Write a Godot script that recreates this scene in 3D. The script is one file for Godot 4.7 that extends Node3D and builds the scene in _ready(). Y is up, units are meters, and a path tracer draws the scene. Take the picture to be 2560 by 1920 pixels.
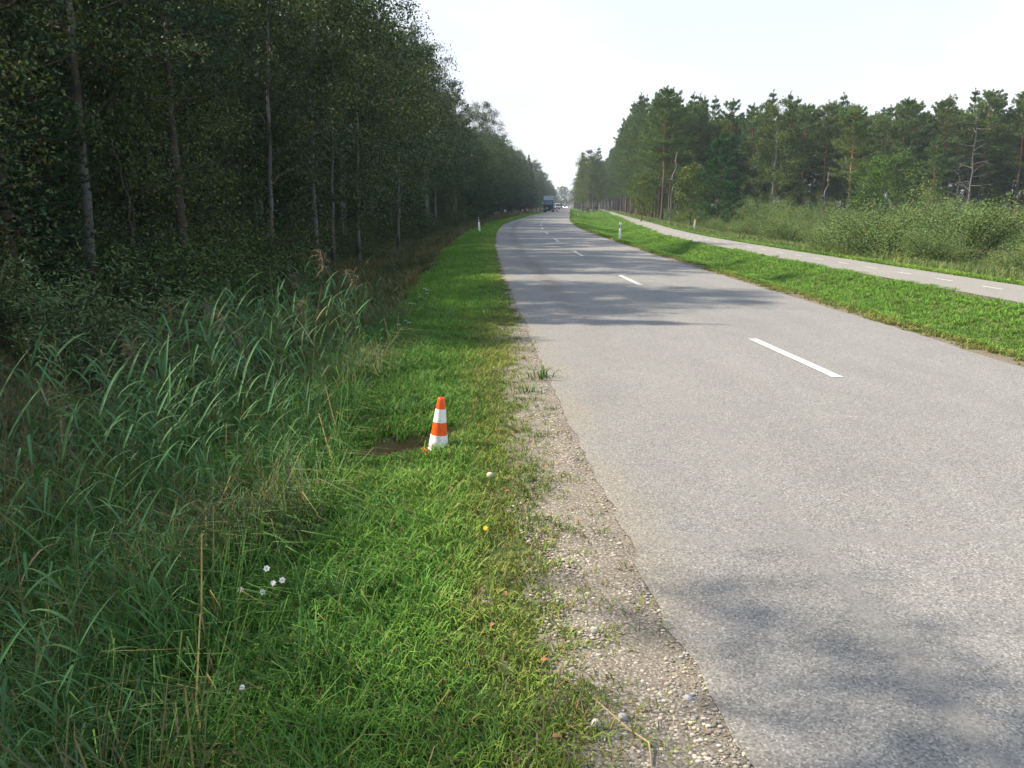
extends Node3D
# A country road through pine and birch forest, with a reed ditch on one side and a cycle path on the other.
# x runs across the road, y up; "d" below is the distance ahead (d = -z), in metres.

# ---------------------------------------------------------------- small mesh builder
class MB:
	var v := PackedVector3Array()
	var n := PackedVector3Array()
	var c := PackedColorArray()
	var uv := PackedVector2Array()
	var i := PackedInt32Array()
	func vert(p: Vector3, nn: Vector3, col: Color, t := Vector2.ZERO) -> int:
		v.append(p); n.append(nn); c.append(col); uv.append(t)
		return v.size() - 1
	func tri(a: Vector3, b: Vector3, e: Vector3, col: Color) -> void:
		var nn := (e - a).cross(b - a).normalized()
		var k := v.size()
		v.append(a); v.append(b); v.append(e)
		n.append(nn); n.append(nn); n.append(nn)
		c.append(col); c.append(col); c.append(col)
		uv.append(Vector2.ZERO); uv.append(Vector2.ZERO); uv.append(Vector2.ZERO)
		i.append(k); i.append(k + 1); i.append(k + 2)
	func quad(a: Vector3, b: Vector3, e: Vector3, f: Vector3, col: Color) -> void:
		var nn := (e - a).cross(b - a).normalized()
		var k := v.size()
		v.append(a); v.append(b); v.append(e); v.append(f)
		for j in 4:
			n.append(nn); c.append(col); uv.append(Vector2.ZERO)
		i.append(k); i.append(k + 1); i.append(k + 2); i.append(k); i.append(k + 2); i.append(k + 3)
	func box(ce: Vector3, sz: Vector3, col := Color.WHITE, bev := 0.0) -> void:
		var h := sz * 0.5
		if bev <= 0.0:
			for ax in 3:
				for s in [-1.0, 1.0]:
					face(ce, h, ax, s, h, col)
			return
		var b: float = minf(bev, minf(h.x, minf(h.y, h.z)) * 0.9)
		var ins := h - Vector3.ONE * b
		for ax in 3:
			for s in [-1.0, 1.0]:
				face(ce, h, ax, s, ins, col)
		for ax in 3:
			var a1 := (ax + 1) % 3
			var a2 := (ax + 2) % 3
			for s1 in [-1.0, 1.0]:
				for s2 in [-1.0, 1.0]:
					var p := [Vector3(), Vector3(), Vector3(), Vector3()]
					for q in 4:
						var w := Vector3()
						w[ax] = ins[ax] * (-1.0 if q == 0 or q == 3 else 1.0)
						w[a1] = s1 * (h[a1] if q < 2 else ins[a1])
						w[a2] = s2 * (ins[a2] if q < 2 else h[a2])
						p[q] = ce + w
					var out := Vector3(); out[a1] = s1; out[a2] = s2
					oriented(p, out, col)
		for sx in [-1.0, 1.0]:
			for sy in [-1.0, 1.0]:
				for szz in [-1.0, 1.0]:
					var o := Vector3(sx, sy, szz)
					var pa := ce + Vector3(sx * h.x, sy * ins.y, szz * ins.z)
					var pb := ce + Vector3(sx * ins.x, sy * h.y, szz * ins.z)
					var pc := ce + Vector3(sx * ins.x, sy * ins.y, szz * h.z)
					if (pc - pa).cross(pb - pa).dot(o) > 0.0:
						tri(pa, pb, pc, col)
					else:
						tri(pa, pc, pb, col)
	func oriented(p: Array, out: Vector3, col: Color) -> void:
		if ((p[2] - p[0]) as Vector3).cross(p[1] - p[0]).dot(out) > 0.0:
			quad(p[0], p[1], p[2], p[3], col)
		else:
			quad(p[0], p[3], p[2], p[1], col)
	func face(ce: Vector3, h: Vector3, ax: int, s: float, e: Vector3, col: Color) -> void:
		var a1 := (ax + 1) % 3
		var a2 := (ax + 2) % 3
		var p := []
		for q in [[-1.0, -1.0], [1.0, -1.0], [1.0, 1.0], [-1.0, 1.0]]:
			var w := Vector3()
			w[ax] = s * h[ax]; w[a1] = q[0] * e[a1]; w[a2] = q[1] * e[a2]
			p.append(ce + w)
		var out := Vector3(); out[ax] = s
		oriented(p, out, col)
	func tube(pts: PackedVector3Array, rad: PackedFloat32Array, sides: int, cols: PackedColorArray, cap := false) -> void:
		var prev := -1
		var side := Vector3.RIGHT
		for k in pts.size():
			var dir: Vector3
			if k == 0: dir = pts[1] - pts[0]
			elif k == pts.size() - 1: dir = pts[k] - pts[k - 1]
			else: dir = pts[k + 1] - pts[k - 1]
			dir = dir.normalized()
			if absf(side.dot(dir)) > 0.95: side = Vector3.FORWARD
			side = (side - dir * side.dot(dir)).normalized()
			var up := dir.cross(side)
			var start := v.size()
			for s in sides:
				var a := TAU * s / sides
				var o := side * cos(a) + up * sin(a)
				v.append(pts[k] + o * rad[k]); n.append(o); c.append(cols[mini(k, cols.size() - 1)]); uv.append(Vector2(float(s) / sides, k))
			if prev >= 0:
				for s in sides:
					var s2 := (s + 1) % sides
					i.append(prev + s); i.append(start + s); i.append(start + s2)
					i.append(prev + s); i.append(start + s2); i.append(prev + s2)
			prev = start
		if cap:
			var last := pts.size() - 1
			var cd := (pts[last] - pts[last - 1]).normalized()
			var ci := vert(pts[last], cd, cols[cols.size() - 1])
			for s in sides:
				i.append(ci); i.append(prev + (s + 1) % sides); i.append(prev + s)
	func lathe(prof: Array, sides: int, col: Color, ce := Vector3.ZERO) -> void:
		# prof: [radius, height] from the bottom up
		for k in prof.size() - 1:
			var r0: float = prof[k][0]
			var y0: float = prof[k][1]
			var r1: float = prof[k + 1][0]
			var y1: float = prof[k + 1][1]
			var start := v.size()
			var sl := Vector2(y1 - y0, r0 - r1).normalized()
			for s in sides + 1:
				var a := TAU * s / sides
				var o := Vector3(cos(a), 0, sin(a))
				var nn := Vector3(o.x * sl.x, sl.y, o.z * sl.x)
				vert(ce + o * r0 + Vector3(0, y0, 0), nn, col)
				vert(ce + o * r1 + Vector3(0, y1, 0), nn, col)
			for s in sides:
				var q := start + s * 2
				i.append(q); i.append(q + 2); i.append(q + 1)
				i.append(q + 1); i.append(q + 2); i.append(q + 3)
	func mesh(m: Material) -> ArrayMesh:
		var a := []
		a.resize(Mesh.ARRAY_MAX)
		a[Mesh.ARRAY_VERTEX] = v; a[Mesh.ARRAY_NORMAL] = n; a[Mesh.ARRAY_COLOR] = c; a[Mesh.ARRAY_TEX_UV] = uv; a[Mesh.ARRAY_INDEX] = i
		var am := ArrayMesh.new()
		am.add_surface_from_arrays(Mesh.PRIMITIVE_TRIANGLES, a)
		am.surface_set_material(0, m)
		return am
	func mesh_with(m: Material, other: MB, m2: Material) -> ArrayMesh:
		var am := mesh(m)
		if other.v.size() > 0:
			am.add_surface_from_arrays(Mesh.PRIMITIVE_TRIANGLES, other.mesh(m2).surface_get_arrays(0))
			am.surface_set_material(1, m2)
		return am

# ---------------------------------------------------------------- naming helpers
var taken := {}
var rng := RandomNumberGenerator.new()
var nz := FastNoiseLite.new()
var nz2 := FastNoiseLite.new()
var M := {}

func numbered(called: String) -> String:
	if not taken.has(called):
		taken[called] = 0
		return called
	taken[called] += 1
	return "%s_%03d" % [called, taken[called]]

func tag(o: Node, label: String, category := "", group := "", kind := "") -> void:
	o.set_meta("label", label)
	if category: o.set_meta("category", category)
	if group: o.set_meta("group", group)
	if kind: o.set_meta("kind", kind)

func thing(called: String, label: String, category: String, at := Vector3.ZERO, turn := 0.0, group := "") -> Node3D:
	var o := Node3D.new()
	o.name = numbered(called)
	add_child(o)
	o.position = at
	o.rotation.y = turn
	tag(o, label, category, group)
	return o

func part(called: String, mesh: Mesh, parent: Node, at := Vector3.ZERO) -> MeshInstance3D:
	var o := MeshInstance3D.new()
	o.name = called
	o.mesh = mesh
	parent.add_child(o, true)
	o.position = at
	return o

func single(called: String, mesh: Mesh, label: String, category: String, at := Vector3.ZERO, turn := 0.0, group := "") -> MeshInstance3D:
	var o := MeshInstance3D.new()
	o.name = numbered(called)
	o.mesh = mesh
	add_child(o)
	o.position = at
	o.rotation.y = turn
	tag(o, label, category, group)
	return o

func structure(called: String, mesh: Mesh, label: String, category: String) -> MeshInstance3D:
	var o := single(called, mesh, label, category)
	o.set_meta("kind", "structure")
	return o

func stuff(called: String, mesh: Mesh, tf: Array, cols: PackedColorArray, label: String, category: String) -> void:
	var mm := MultiMesh.new()
	mm.transform_format = MultiMesh.TRANSFORM_3D
	mm.use_colors = true
	mm.mesh = mesh
	mm.instance_count = tf.size()
	for k in tf.size():
		mm.set_instance_transform(k, tf[k])
		mm.set_instance_color(k, cols[k])
	var o := MultiMeshInstance3D.new()
	o.name = numbered(called)
	o.multimesh = mm
	add_child(o)
	tag(o, label, category, "", "stuff")

# ---------------------------------------------------------------- plan of the place
var LT := [[-20, 1.55], [-8, 1.2], [0, 0.9], [2.5, 0.77], [3.64, 0.66], [5.11, 0.58], [7.8, 0.43], [11.2, 0.27], [16.5, 0.03], [23.9, -0.28], [39.5, -0.78], [57.3, -1.03], [80, -0.7], [117, 1.4], [150, 3.6], [214, 8.1], [257, 11.2], [773, 47.7], [1500, 99.1]]
var RT := [[-20, 6.2], [0, 5.9], [9, 5.8], [13, 5.72], [25.7, 5.36], [38, 5.16], [60, 5.16], [89.5, 6.25], [117, 8.05], [150, 10.4], [214, 15.0], [257, 18.06], [773, 54.5], [1500, 105.9]]
var CT := [[-20, 4.2], [0, 3.7], [8.4, 3.42], [10.95, 3.25], [18.5, 2.9], [21.2, 2.77], [29.3, 2.5], [32.4, 2.42], [44.2, 2.26], [55, 2.23], [64.7, 2.33], [73.8, 2.56], [85, 3.02], [92, 3.42], [105, 4.2], [133, 6.2], [214, 11.5], [257, 14.6], [773, 51.1], [1500, 102]]
var PT := [[-20, 11.3], [0, 10.9], [18, 10.6], [26, 10.4], [46, 10.3], [60, 11.1], [80, 12.9], [126, 17.0], [206, 24.3], [255, 28.4], [400, 40], [773, 68], [1500, 122]]

func curve(t: Array, d: float) -> float:
	var k := 0
	while k < t.size() - 2 and d > t[k + 1][0]: k += 1
	var d0: float = t[k][0]
	var d1: float = t[k + 1][0]
	var y0: float = t[k][1]
	var y1: float = t[k + 1][1]
	var h := d1 - d0
	var s := (y1 - y0) / h
	var m0 := s
	var m1 := s
	if k > 0: m0 = 0.5 * (s + (y0 - t[k - 1][1]) / (d0 - t[k - 1][0]))
	if k < t.size() - 2: m1 = 0.5 * (s + (t[k + 2][1] - y1) / (t[k + 2][0] - d1))
	var u := clampf((d - d0) / h, 0.0, 1.0)
	var u2 := u * u
	var u3 := u2 * u
	return (2 * u3 - 3 * u2 + 1) * y0 + (u3 - 2 * u2 + u) * h * m0 + (-2 * u3 + 3 * u2) * y1 + (u3 - u2) * h * m1

var cache := {}
func edges(d: float) -> Vector3:   # left edge of the road, right edge, middle of the cycle path
	var key := int(round(d * 20.0))
	if not cache.has(key):
		var q := key / 20.0
		cache[key] = Vector3(curve(LT, q), curve(RT, q), curve(PT, q))
	return cache[key]

const TR_A := Vector2(-1.0, 6.28)   # the dug trench beside the cone, in plan (x, d)
const TR_B := Vector2(-0.62, 6.56)
func trench(x: float, d: float) -> float:
	if d < 4.5 or d > 7.8 or x < -2.0 or x > 0.6: return 0.0
	var p := Vector2(x, d)
	var ab := TR_B - TR_A
	var u := clampf((p - TR_A).dot(ab) / ab.length_squared(), 0.0, 1.0)
	var r := p.distance_to(TR_A + ab * u) + nz.get_noise_2d(x * 60, d * 60) * 0.05
	return 1.0 - smoothstep(0.15, 0.25, r)

func ground(x: float, d: float) -> float:
	var e := edges(d)
	var h := 0.0
	if x < e.x:
		var o := e.x - x
		var w := 0.25 * nz.get_noise_2d(d * 1.5, 40)
		h = -0.02 - 0.08 * smoothstep(0.3, 1.5, o)
		h -= 0.85 * smoothstep(1.4 + w, 4.3 + w, o)
		h += 0.5 * smoothstep(5.0 + w, 7.5 + w, o)
		if o > 1.0: h += nz.get_noise_2d(x * 6, d * 6) * 0.1 * smoothstep(1.0, 3.0, o)
		if o > 6.0: h += nz2.get_noise_2d(x, d) * 0.25 * smoothstep(6.0, 12.0, o)
		h += 0.02 * nz.get_noise_2d(x * 30, d * 30) * smoothstep(0.1, 0.5, o)
		h -= 0.2 * trench(x, d)
	elif x < e.y:
		h = -0.05
	elif x < e.z - 1.05:
		var w2 := e.z - 1.05 - e.y
		var t := (x - e.y) / w2
		h = -0.02 - 0.42 * smoothstep(0.08, 0.52, t) + 0.40 * smoothstep(0.55, 0.97, t)
		h += 0.03 * nz.get_noise_2d(x * 12, d * 12) * smoothstep(0.0, 0.15, t) * (1.0 - smoothstep(0.9, 1.0, t))
	elif x < e.z + 1.05:
		h = -0.05
	else:
		var o2 := x - e.z - 1.05
		h = -0.02 - 0.35 * smoothstep(0.6, 3.5, o2) + nz.get_noise_2d(x * 5, d * 5) * 0.08 * smoothstep(0.3, 2.0, o2)
		h += nz2.get_noise_2d(x, d) * 0.25 * smoothstep(3.0, 10.0, o2)
	return h

func P(x: float, h: float, d: float) -> Vector3:
	return Vector3(x, h, -d)

func onground(x: float, d: float) -> Vector3:
	return Vector3(x, ground(x, d), -d)

# ---------------------------------------------------------------- materials
func mat(called: String, col := Color.WHITE, rough := 0.9, vcol := true) -> StandardMaterial3D:
	var m := StandardMaterial3D.new()
	m.resource_name = called
	m.albedo_color = col
	m.roughness = rough
	m.vertex_color_use_as_albedo = vcol
	m.metallic_specular = 0.3
	M[called] = m
	return m

func lin(r: float, g: float, b: float) -> Color:
	return Color(r, g, b).linear_to_srgb()

func grain(seed_: int, size: int, freq: float, stops: Array, cell := true) -> ImageTexture:
	# stops: [[value 0..1, linear grey or Color], ...]; a seamless picture of grains
	var f := FastNoiseLite.new()
	f.seed = seed_
	f.frequency = freq
	if cell:
		f.noise_type = FastNoiseLite.TYPE_CELLULAR
		f.cellular_return_type = FastNoiseLite.RETURN_CELL_VALUE
		f.cellular_jitter = 1.0
		f.fractal_type = FastNoiseLite.FRACTAL_NONE
	else:
		f.noise_type = FastNoiseLite.TYPE_SIMPLEX_SMOOTH
		f.fractal_octaves = 5
	var src := f.get_seamless_image(size, size)
	src.convert(Image.FORMAT_L8)
	var data := src.get_data()
	var lut := PackedByteArray()
	lut.resize(768)
	for k in 256:
		var t := k / 255.0
		var j := 0
		while j < stops.size() - 2 and t > stops[j + 1][0]: j += 1
		var u := clampf((t - stops[j][0]) / maxf(0.0001, stops[j + 1][0] - stops[j][0]), 0, 1)
		var col: Color = (stops[j][1] as Color).lerp(stops[j + 1][1], u)
		col = col.linear_to_srgb()
		lut[k * 3] = int(col.r * 255); lut[k * 3 + 1] = int(col.g * 255); lut[k * 3 + 2] = int(col.b * 255)
	var out := PackedByteArray()
	out.resize(size * size * 3)
	for k in data.size():
		var q := data[k] * 3
		var w := k * 3
		out[w] = lut[q]; out[w + 1] = lut[q + 1]; out[w + 2] = lut[q + 2]
	var img := Image.create_from_data(size, size, false, Image.FORMAT_RGB8, out)
	return ImageTexture.create_from_image(img)

func g(x: float) -> Color:
	return Color(x, x, x)

func materials() -> void:
	var a := mat("asphalt", Color.WHITE, 0.92)
	a.albedo_texture = grain(11, 1024, 0.36, [[0.0, g(0.24)], [0.2, g(0.34)], [0.5, g(0.43)], [0.8, g(0.51)], [0.94, g(0.62)], [1.0, g(0.8)]])
	a.uv1_triplanar = true
	a.uv1_world_triplanar = true
	a.uv1_scale = Vector3.ONE * (1.0 / 2.9)
	a.heightmap_enabled = true
	a.heightmap_texture = a.albedo_texture
	a.heightmap_scale = 0.18
	var gr := mat("gravel", Color.WHITE, 0.95)
	gr.albedo_texture = grain(23, 1024, 0.16, [[0.0, Color(0.1, 0.085, 0.068)], [0.3, Color(0.15, 0.13, 0.105)], [0.7, Color(0.2, 0.175, 0.14)], [0.9, Color(0.27, 0.24, 0.2)], [1.0, Color(0.4, 0.37, 0.33)]])
	gr.uv1_triplanar = true
	gr.uv1_world_triplanar = true
	gr.uv1_scale = Vector3.ONE * (1.0 / 1.3)
	gr.heightmap_enabled = true
	gr.heightmap_texture = gr.albedo_texture
	gr.heightmap_scale = 0.6
	var so := mat("soil", Color.WHITE, 1.0)
	so.albedo_texture = grain(31, 1024, 0.03, [[0.0, g(0.35)], [0.35, g(0.6)], [0.6, g(0.85)], [1.0, g(1.0)]], false)
	so.uv1_triplanar = true
	so.uv1_world_triplanar = true
	so.uv1_scale = Vector3.ONE * (1.0 / 1.9)
	mat("paint", lin(0.54, 0.54, 0.52), 0.7).metallic_specular = 0.3
	(M.paint as StandardMaterial3D).albedo_texture = grain(41, 512, 0.3, [[0.0, g(0.25)], [0.09, g(0.45)], [0.26, g(0.88)], [1.0, g(1.0)]])
	(M.paint as StandardMaterial3D).uv1_triplanar = true
	(M.paint as StandardMaterial3D).uv1_world_triplanar = true
	(M.paint as StandardMaterial3D).uv1_scale = Vector3.ONE
	for nm in ["leaf", "needle", "grass", "reed_leaf"]:
		var m := mat(nm, Color.WHITE, 0.62 if nm != "needle" else 0.7)
		m.backlight_enabled = true
		m.backlight = Color(0.55, 0.6, 0.25) if nm == "leaf" else Color(0.5, 0.55, 0.28) if nm == "needle" else Color(0.5, 0.55, 0.2)
		m.metallic_specular = 0.25
		m.cull_mode = BaseMaterial3D.CULL_DISABLED
	var bk := mat("bark", Color.WHITE, 0.95)
	bk.albedo_texture = grain(51, 512, 0.02, [[0.0, g(0.45)], [0.4, g(0.75)], [1.0, g(1.0)]], false)
	bk.uv1_triplanar = true
	bk.uv1_scale = Vector3(2.5, 0.6, 2.5)
	mat("birch_bark", Color.WHITE, 0.8)
	mat("stone", Color.WHITE, 0.85)
	mat("petal", Color.WHITE, 0.7).backlight_enabled = true
	(M.petal as StandardMaterial3D).backlight = Color(0.5, 0.5, 0.5)
	mat("plain", Color.WHITE, 0.6)
	mat("gloss", Color.WHITE, 0.3).metallic_specular = 0.5
	mat("rubber", Color.WHITE, 0.85)
	var co := mat("cone_plastic", Color.WHITE, 0.42)
	co.metallic_specular = 0.5
	co.albedo_texture = grain(67, 256, 0.03, [[0.0, g(0.5)], [0.25, g(0.8)], [0.5, g(0.97)], [1.0, g(1.0)]], false)
	co.uv1_triplanar = true
	co.uv1_scale = Vector3.ONE * 5.0
	var ba := mat("band", Color.WHITE, 0.5)
	ba.albedo_texture = grain(61, 256, 0.02, [[0.0, Color(0.38, 0.35, 0.3)], [0.3, Color(0.62, 0.6, 0.57)], [0.5, Color(0.8, 0.79, 0.77)], [1.0, Color(0.84, 0.84, 0.83)]], false)
	ba.uv1_triplanar = true
	ba.uv1_scale = Vector3.ONE * 4.0
	var gl := mat("glass", Color.WHITE, 0.08)
	gl.metallic_specular = 0.6
	var hl := mat("headlight_glow", Color(1, 1, 0.96), 0.3, false)
	hl.emission_enabled = true
	hl.emission = Color(1.0, 0.98, 0.92)
	hl.emission_energy_multiplier = 30.0

# ---------------------------------------------------------------- plants
func jit(s: float) -> Vector3:
	return Vector3(rng.randf_range(-s, s), rng.randf_range(-s, s), rng.randf_range(-s, s))

func vary(c: Color, s: float) -> Color:
	var k := 1.0 + rng.randf_range(-s, s)
	var w := rng.randf_range(-s, s) * 0.5
	return Color(c.r * k * (1.0 + w), c.g * k, c.b * k * (1.0 - w))

func leaf(mb: MB, p: Vector3, len_: float, wid: float, col: Color, droop := 0.4) -> void:
	var dir := Vector3(rng.randf_range(-1, 1), rng.randf_range(-1, 0.5) * droop - droop * 0.3, rng.randf_range(-1, 1)).normalized()
	var side := dir.cross(Vector3(rng.randf_range(-0.7, 0.7), 1, rng.randf_range(-0.7, 0.7))).normalized() * wid * 0.5
	var mid := p + dir * len_ * 0.45
	mb.quad(p, mid + side, p + dir * len_, mid - side, col)

func spray(mb: MB, p: Vector3, out: Vector3, len_: float, wid: float, count: int, col: Color) -> void:
	# a tuft of needles: slivers that fan out round a twig
	for k in count:
		var d := (out + jit(0.95)).normalized()
		var s := d.cross(jit(1.0)).normalized() * wid * 0.5
		var tip := p + d * len_ * rng.randf_range(0.7, 1.2)
		mb.tri(p + s, tip, p - s, vary(col, 0.22))

func limb(mb: MB, a: Vector3, dir: Vector3, len_: float, r: float, col: Color, bend: Vector3, segs := 4, sides := 5) -> PackedVector3Array:
	var pts := PackedVector3Array()
	var rad := PackedFloat32Array()
	var p := a
	var d := dir.normalized()
	for k in segs + 1:
		pts.append(p)
		rad.append(maxf(0.006, r * (1.0 - 0.85 * k / segs)))
		d = (d + bend * (1.0 / segs) + jit(0.12)).normalized()
		p += d * len_ / segs
	mb.tube(pts, rad, sides, PackedColorArray([col]))
	return pts

func along(pts: PackedVector3Array, t: float) -> Vector3:
	var f := t * (pts.size() - 1)
	var k := clampi(int(f), 0, pts.size() - 2)
	return pts[k].lerp(pts[k + 1], f - k)

func trunk_path(h: float, wob: float, lean: Vector3, segs: int) -> PackedVector3Array:
	var pts := PackedVector3Array()
	var ph := rng.randf() * 100.0
	for k in segs + 1:
		var t := float(k) / segs
		pts.append(Vector3(nz.get_noise_2d(ph, t * 60) * wob * t, h * t - (0.25 if k == 0 else 0.0), nz.get_noise_2d(ph + 50, t * 60) * wob * t) + lean * t * t * h)
	return pts

func birch_col(t: float) -> Color:
	var w := nz.get_noise_2d(t * 900.0, 7.0)
	if w > 0.2 or (t < 0.08 and rng.randf() < 0.5): return Color(0.05, 0.045, 0.04)
	return vary(Color(0.155, 0.148, 0.136), 0.22)

func broadleaf(spec: Dictionary) -> Dictionary:
	# h, r (crown radius), base (crown start, share of h), leaves, size, cols, birch, droop
	var h: float = spec.h
	var wood := MB.new()
	var crown := MB.new()
	var lean: Vector3 = spec.get("lean", Vector3.ZERO)
	var birch: bool = spec.get("birch", true)
	var segs := 26
	var pts := trunk_path(h * 0.96, 0.5, lean, segs)
	var rad := PackedFloat32Array()
	var cols := PackedColorArray()
	var r0: float = spec.get("trunk", 0.011 * h)
	for k in segs + 1:
		var t := float(k) / segs
		rad.append(maxf(0.015, r0 * (1.0 - t * 0.92) * (1.0 + 0.5 * maxf(0.0, 0.06 - t) / 0.06)))
		cols.append(birch_col(t) if birch else vary(Color(0.11, 0.095, 0.075), 0.2))
	var trunk := MB.new()
	trunk.tube(pts, rad, 8, cols)
	var tips := []
	var base: float = spec.base
	var nb: int = spec.get("limbs", 30)
	for k in nb:
		var t: float = base + (0.97 - base) * pow((k + rng.randf()) / nb, 0.9)
		var a := along(pts, t)
		var u := (t - base) / (1.0 - base)
		var prof: float = pow(sin(PI * clampf(0.1 + 0.9 * pow(u, 0.75), 0, 1)), 0.7) if u < 0.999 else 0.1
		var L: float = spec.r * (0.35 + 0.85 * prof) * rng.randf_range(0.65, 1.15)
		var az := k * 2.4 + rng.randf_range(-0.5, 0.5)
		var up := rng.randf_range(0.35, 1.1)
		var lp := limb(wood, a, Vector3(cos(az), up, sin(az)), L, maxf(0.012, r0 * 0.3 * (1.0 - 0.7 * u)), Color(0.07, 0.06, 0.05) if not birch else Color(0.12, 0.1, 0.085), Vector3(0, -0.5 * float(spec.droop), 0))
		for j in 4:
			var s := rng.randf_range(0.35, 1.0)
			var b := along(lp, s)
			var d2 := (Vector3(cos(az), 0.2, sin(az)) + jit(0.9)).normalized()
			var l2 := L * rng.randf_range(0.25, 0.5)
			var sp := limb(wood, b, d2, l2, 0.012, Color(0.07, 0.055, 0.045), Vector3(0, -float(spec.droop), 0), 3, 3)
			tips.append(sp)
		tips.append(lp)
	var palette: Array = spec.cols
	var per: int = int(float(spec.leaves) / tips.size()) + 1
	for sp in tips:
		var col: Color = palette[rng.randi() % palette.size()]
		col = vary(col, 0.18)
		var spread := rng.randf_range(0.16, 0.34) * float(spec.get("loose", 1.0))
		for j in per:
			var p := along(sp, rng.randf_range(0.15, 1.05))
			p += Vector3(rng.randfn(), rng.randfn() * 0.8 - 0.35 * float(spec.droop), rng.randfn()) * spread
			leaf(crown, p, spec.size * rng.randf_range(0.5, 1.4), spec.size * rng.randf_range(0.45, 0.8), vary(col, 0.25), 0.9)
	return {"trunk": trunk.mesh_with(M.birch_bark if birch else M.bark, wood, M.bark), "crown": crown.mesh(M.leaf)}

func conifer(spec: Dictionary) -> Dictionary:
	# h, r, base, whorls, shape 0 rounded pine .. 1 conical, needle [len, wid], count
	var h: float = spec.h
	var wood := MB.new()
	var crown := MB.new()
	var trunk := MB.new()
	var segs := 18
	var pts := trunk_path(h * 0.97, 0.45, spec.get("lean", Vector3.ZERO), segs)
	var rad := PackedFloat32Array()
	var cols := PackedColorArray()
	var r0: float = spec.get("trunk", 0.0115 * h)
	var orange: float = spec.get("orange", 0.4)
	for k in segs + 1:
		var t := float(k) / segs
		rad.append(maxf(0.02, r0 * (1.0 - t * 0.9) * (1.0 + 0.4 * maxf(0.0, 0.07 - t) / 0.07)))
		var o := smoothstep(orange - 0.12, orange + 0.12, t + rng.randf_range(-0.05, 0.05))
		cols.append(vary(Color(0.12, 0.095, 0.08).lerp(Color(0.44, 0.21, 0.1), o), 0.15))
	trunk.tube(pts, rad, 9, cols)
	var base: float = spec.base
	var nl: float = spec.needle[0]
	var nw: float = spec.needle[1]
	var cone: float = spec.get("cone", 0.3)
	var wh: int = spec.whorls
	for k in wh:
		var t: float = base + (0.985 - base) * (k + rng.randf_range(-0.3, 0.3)) / wh
		var u := clampf((t - base) / (1.0 - base), 0.0, 1.0)
		var round_ := pow(sin(PI * clampf(0.18 + 0.8 * u, 0, 1)), 0.6)
		var L0: float = spec.r * lerpf(round_, (1.0 - u) * 1.05 + 0.06, cone)
		var a := along(pts, t)
		var nb: int = spec.get("per", 5)
		for j in nb:
			if rng.randf() < 0.1: continue
			var az := TAU * j / nb + k * 1.3 + rng.randf_range(-0.45, 0.45)
			var L := L0 * rng.randf_range(0.55, 1.15)
			var out := Vector3(cos(az), 0, sin(az))
			var up := lerpf(-0.15, 0.75, u) + rng.randf_range(-0.15, 0.2)
			var lp := limb(wood, a, out + Vector3(0, up, 0), L, maxf(0.012, r0 * 0.22 * (1.0 - 0.6 * u)), Color(0.13, 0.09, 0.07) if u < 0.3 else Color(0.24, 0.13, 0.08), Vector3(0, 0.35, 0), 4, 4)
			var nt: int = int(float(spec.count) * (0.4 + L / float(spec.r)))
			var col: Color = vary(spec.col, 0.16)
			for q in nt:
				var s := pow(rng.randf(), 0.55)
				if s < 0.25: continue
				var p := along(lp, s)
				var perp := out.cross(Vector3.UP)
				p += perp * rng.randf_range(-1, 1) * L * 0.34 * (1.1 - s * 0.6) + Vector3(0, rng.randf_range(-0.05, 0.18), 0) + jit(0.07)
				spray(crown, p, out * 0.5 + Vector3(0, 0.75, 0), nl, nw, int(spec.get("fan", 9)), col)
	# leader shoot
	for q in 14:
		spray(crown, along(pts, 0.94 + 0.004 * q) + jit(0.08) + Vector3(0, 0.03 * q, 0), Vector3.UP, nl, nw, 8, spec.col)
	# dead lower stubs
	for k in int(spec.get("stubs", 6)):
		var t2 := rng.randf_range(0.18, maxf(0.2, base))
		var az2 := rng.randf() * TAU
		limb(wood, along(pts, t2), Vector3(cos(az2), rng.randf_range(-0.3, 0.3), sin(az2)), rng.randf_range(0.4, 1.4), 0.02, Color(0.17, 0.145, 0.125), Vector3(0, -0.2, 0), 3, 3)
	return {"trunk": trunk.mesh_with(M.bark, wood, M.bark), "crown": crown.mesh(M.needle)}

func deadtree(h: float, col: Color, limbs: int, base: float, spread: float, snag := false) -> Dictionary:
	var trunk := MB.new()
	var wood := MB.new()
	var pts := trunk_path(h, 0.7 if snag else 0.4, Vector3(0.06, 0, 0) if snag else Vector3.ZERO, 16)
	var rad := PackedFloat32Array()
	var cols := PackedColorArray()
	for k in 17:
		var t := k / 16.0
		rad.append((0.09 if snag else 0.11) * (1.0 - (0.45 if snag else 0.85) * t))
		cols.append(birch_col(t) if snag else vary(col, 0.12))
	trunk.tube(pts, rad, 8, cols, true)
	for k in limbs:
		var t := base + (1.0 - base) * k / limbs
		var az := k * 2.4 + rng.randf()
		var lp := limb(wood, along(pts, t), Vector3(cos(az), rng.randf_range(-0.2, 0.5), sin(az)), spread * (1.15 - 0.7 * t) * rng.randf_range(0.6, 1.1), 0.035, vary(col, 0.1), Vector3(0, 0.15, 0), 4, 4)
		for j in 4:
			var b := along(lp, rng.randf_range(0.4, 1.0))
			limb(wood, b, Vector3(cos(az), rng.randf_range(-0.6, 0.6), sin(az)) + jit(0.7), spread * rng.randf_range(0.15, 0.4), 0.014, vary(col, 0.1), Vector3(0, -0.3, 0), 3, 3)
	return {"trunk": trunk.mesh_with(M.birch_bark if snag else M.bark, wood, M.bark)}

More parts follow.
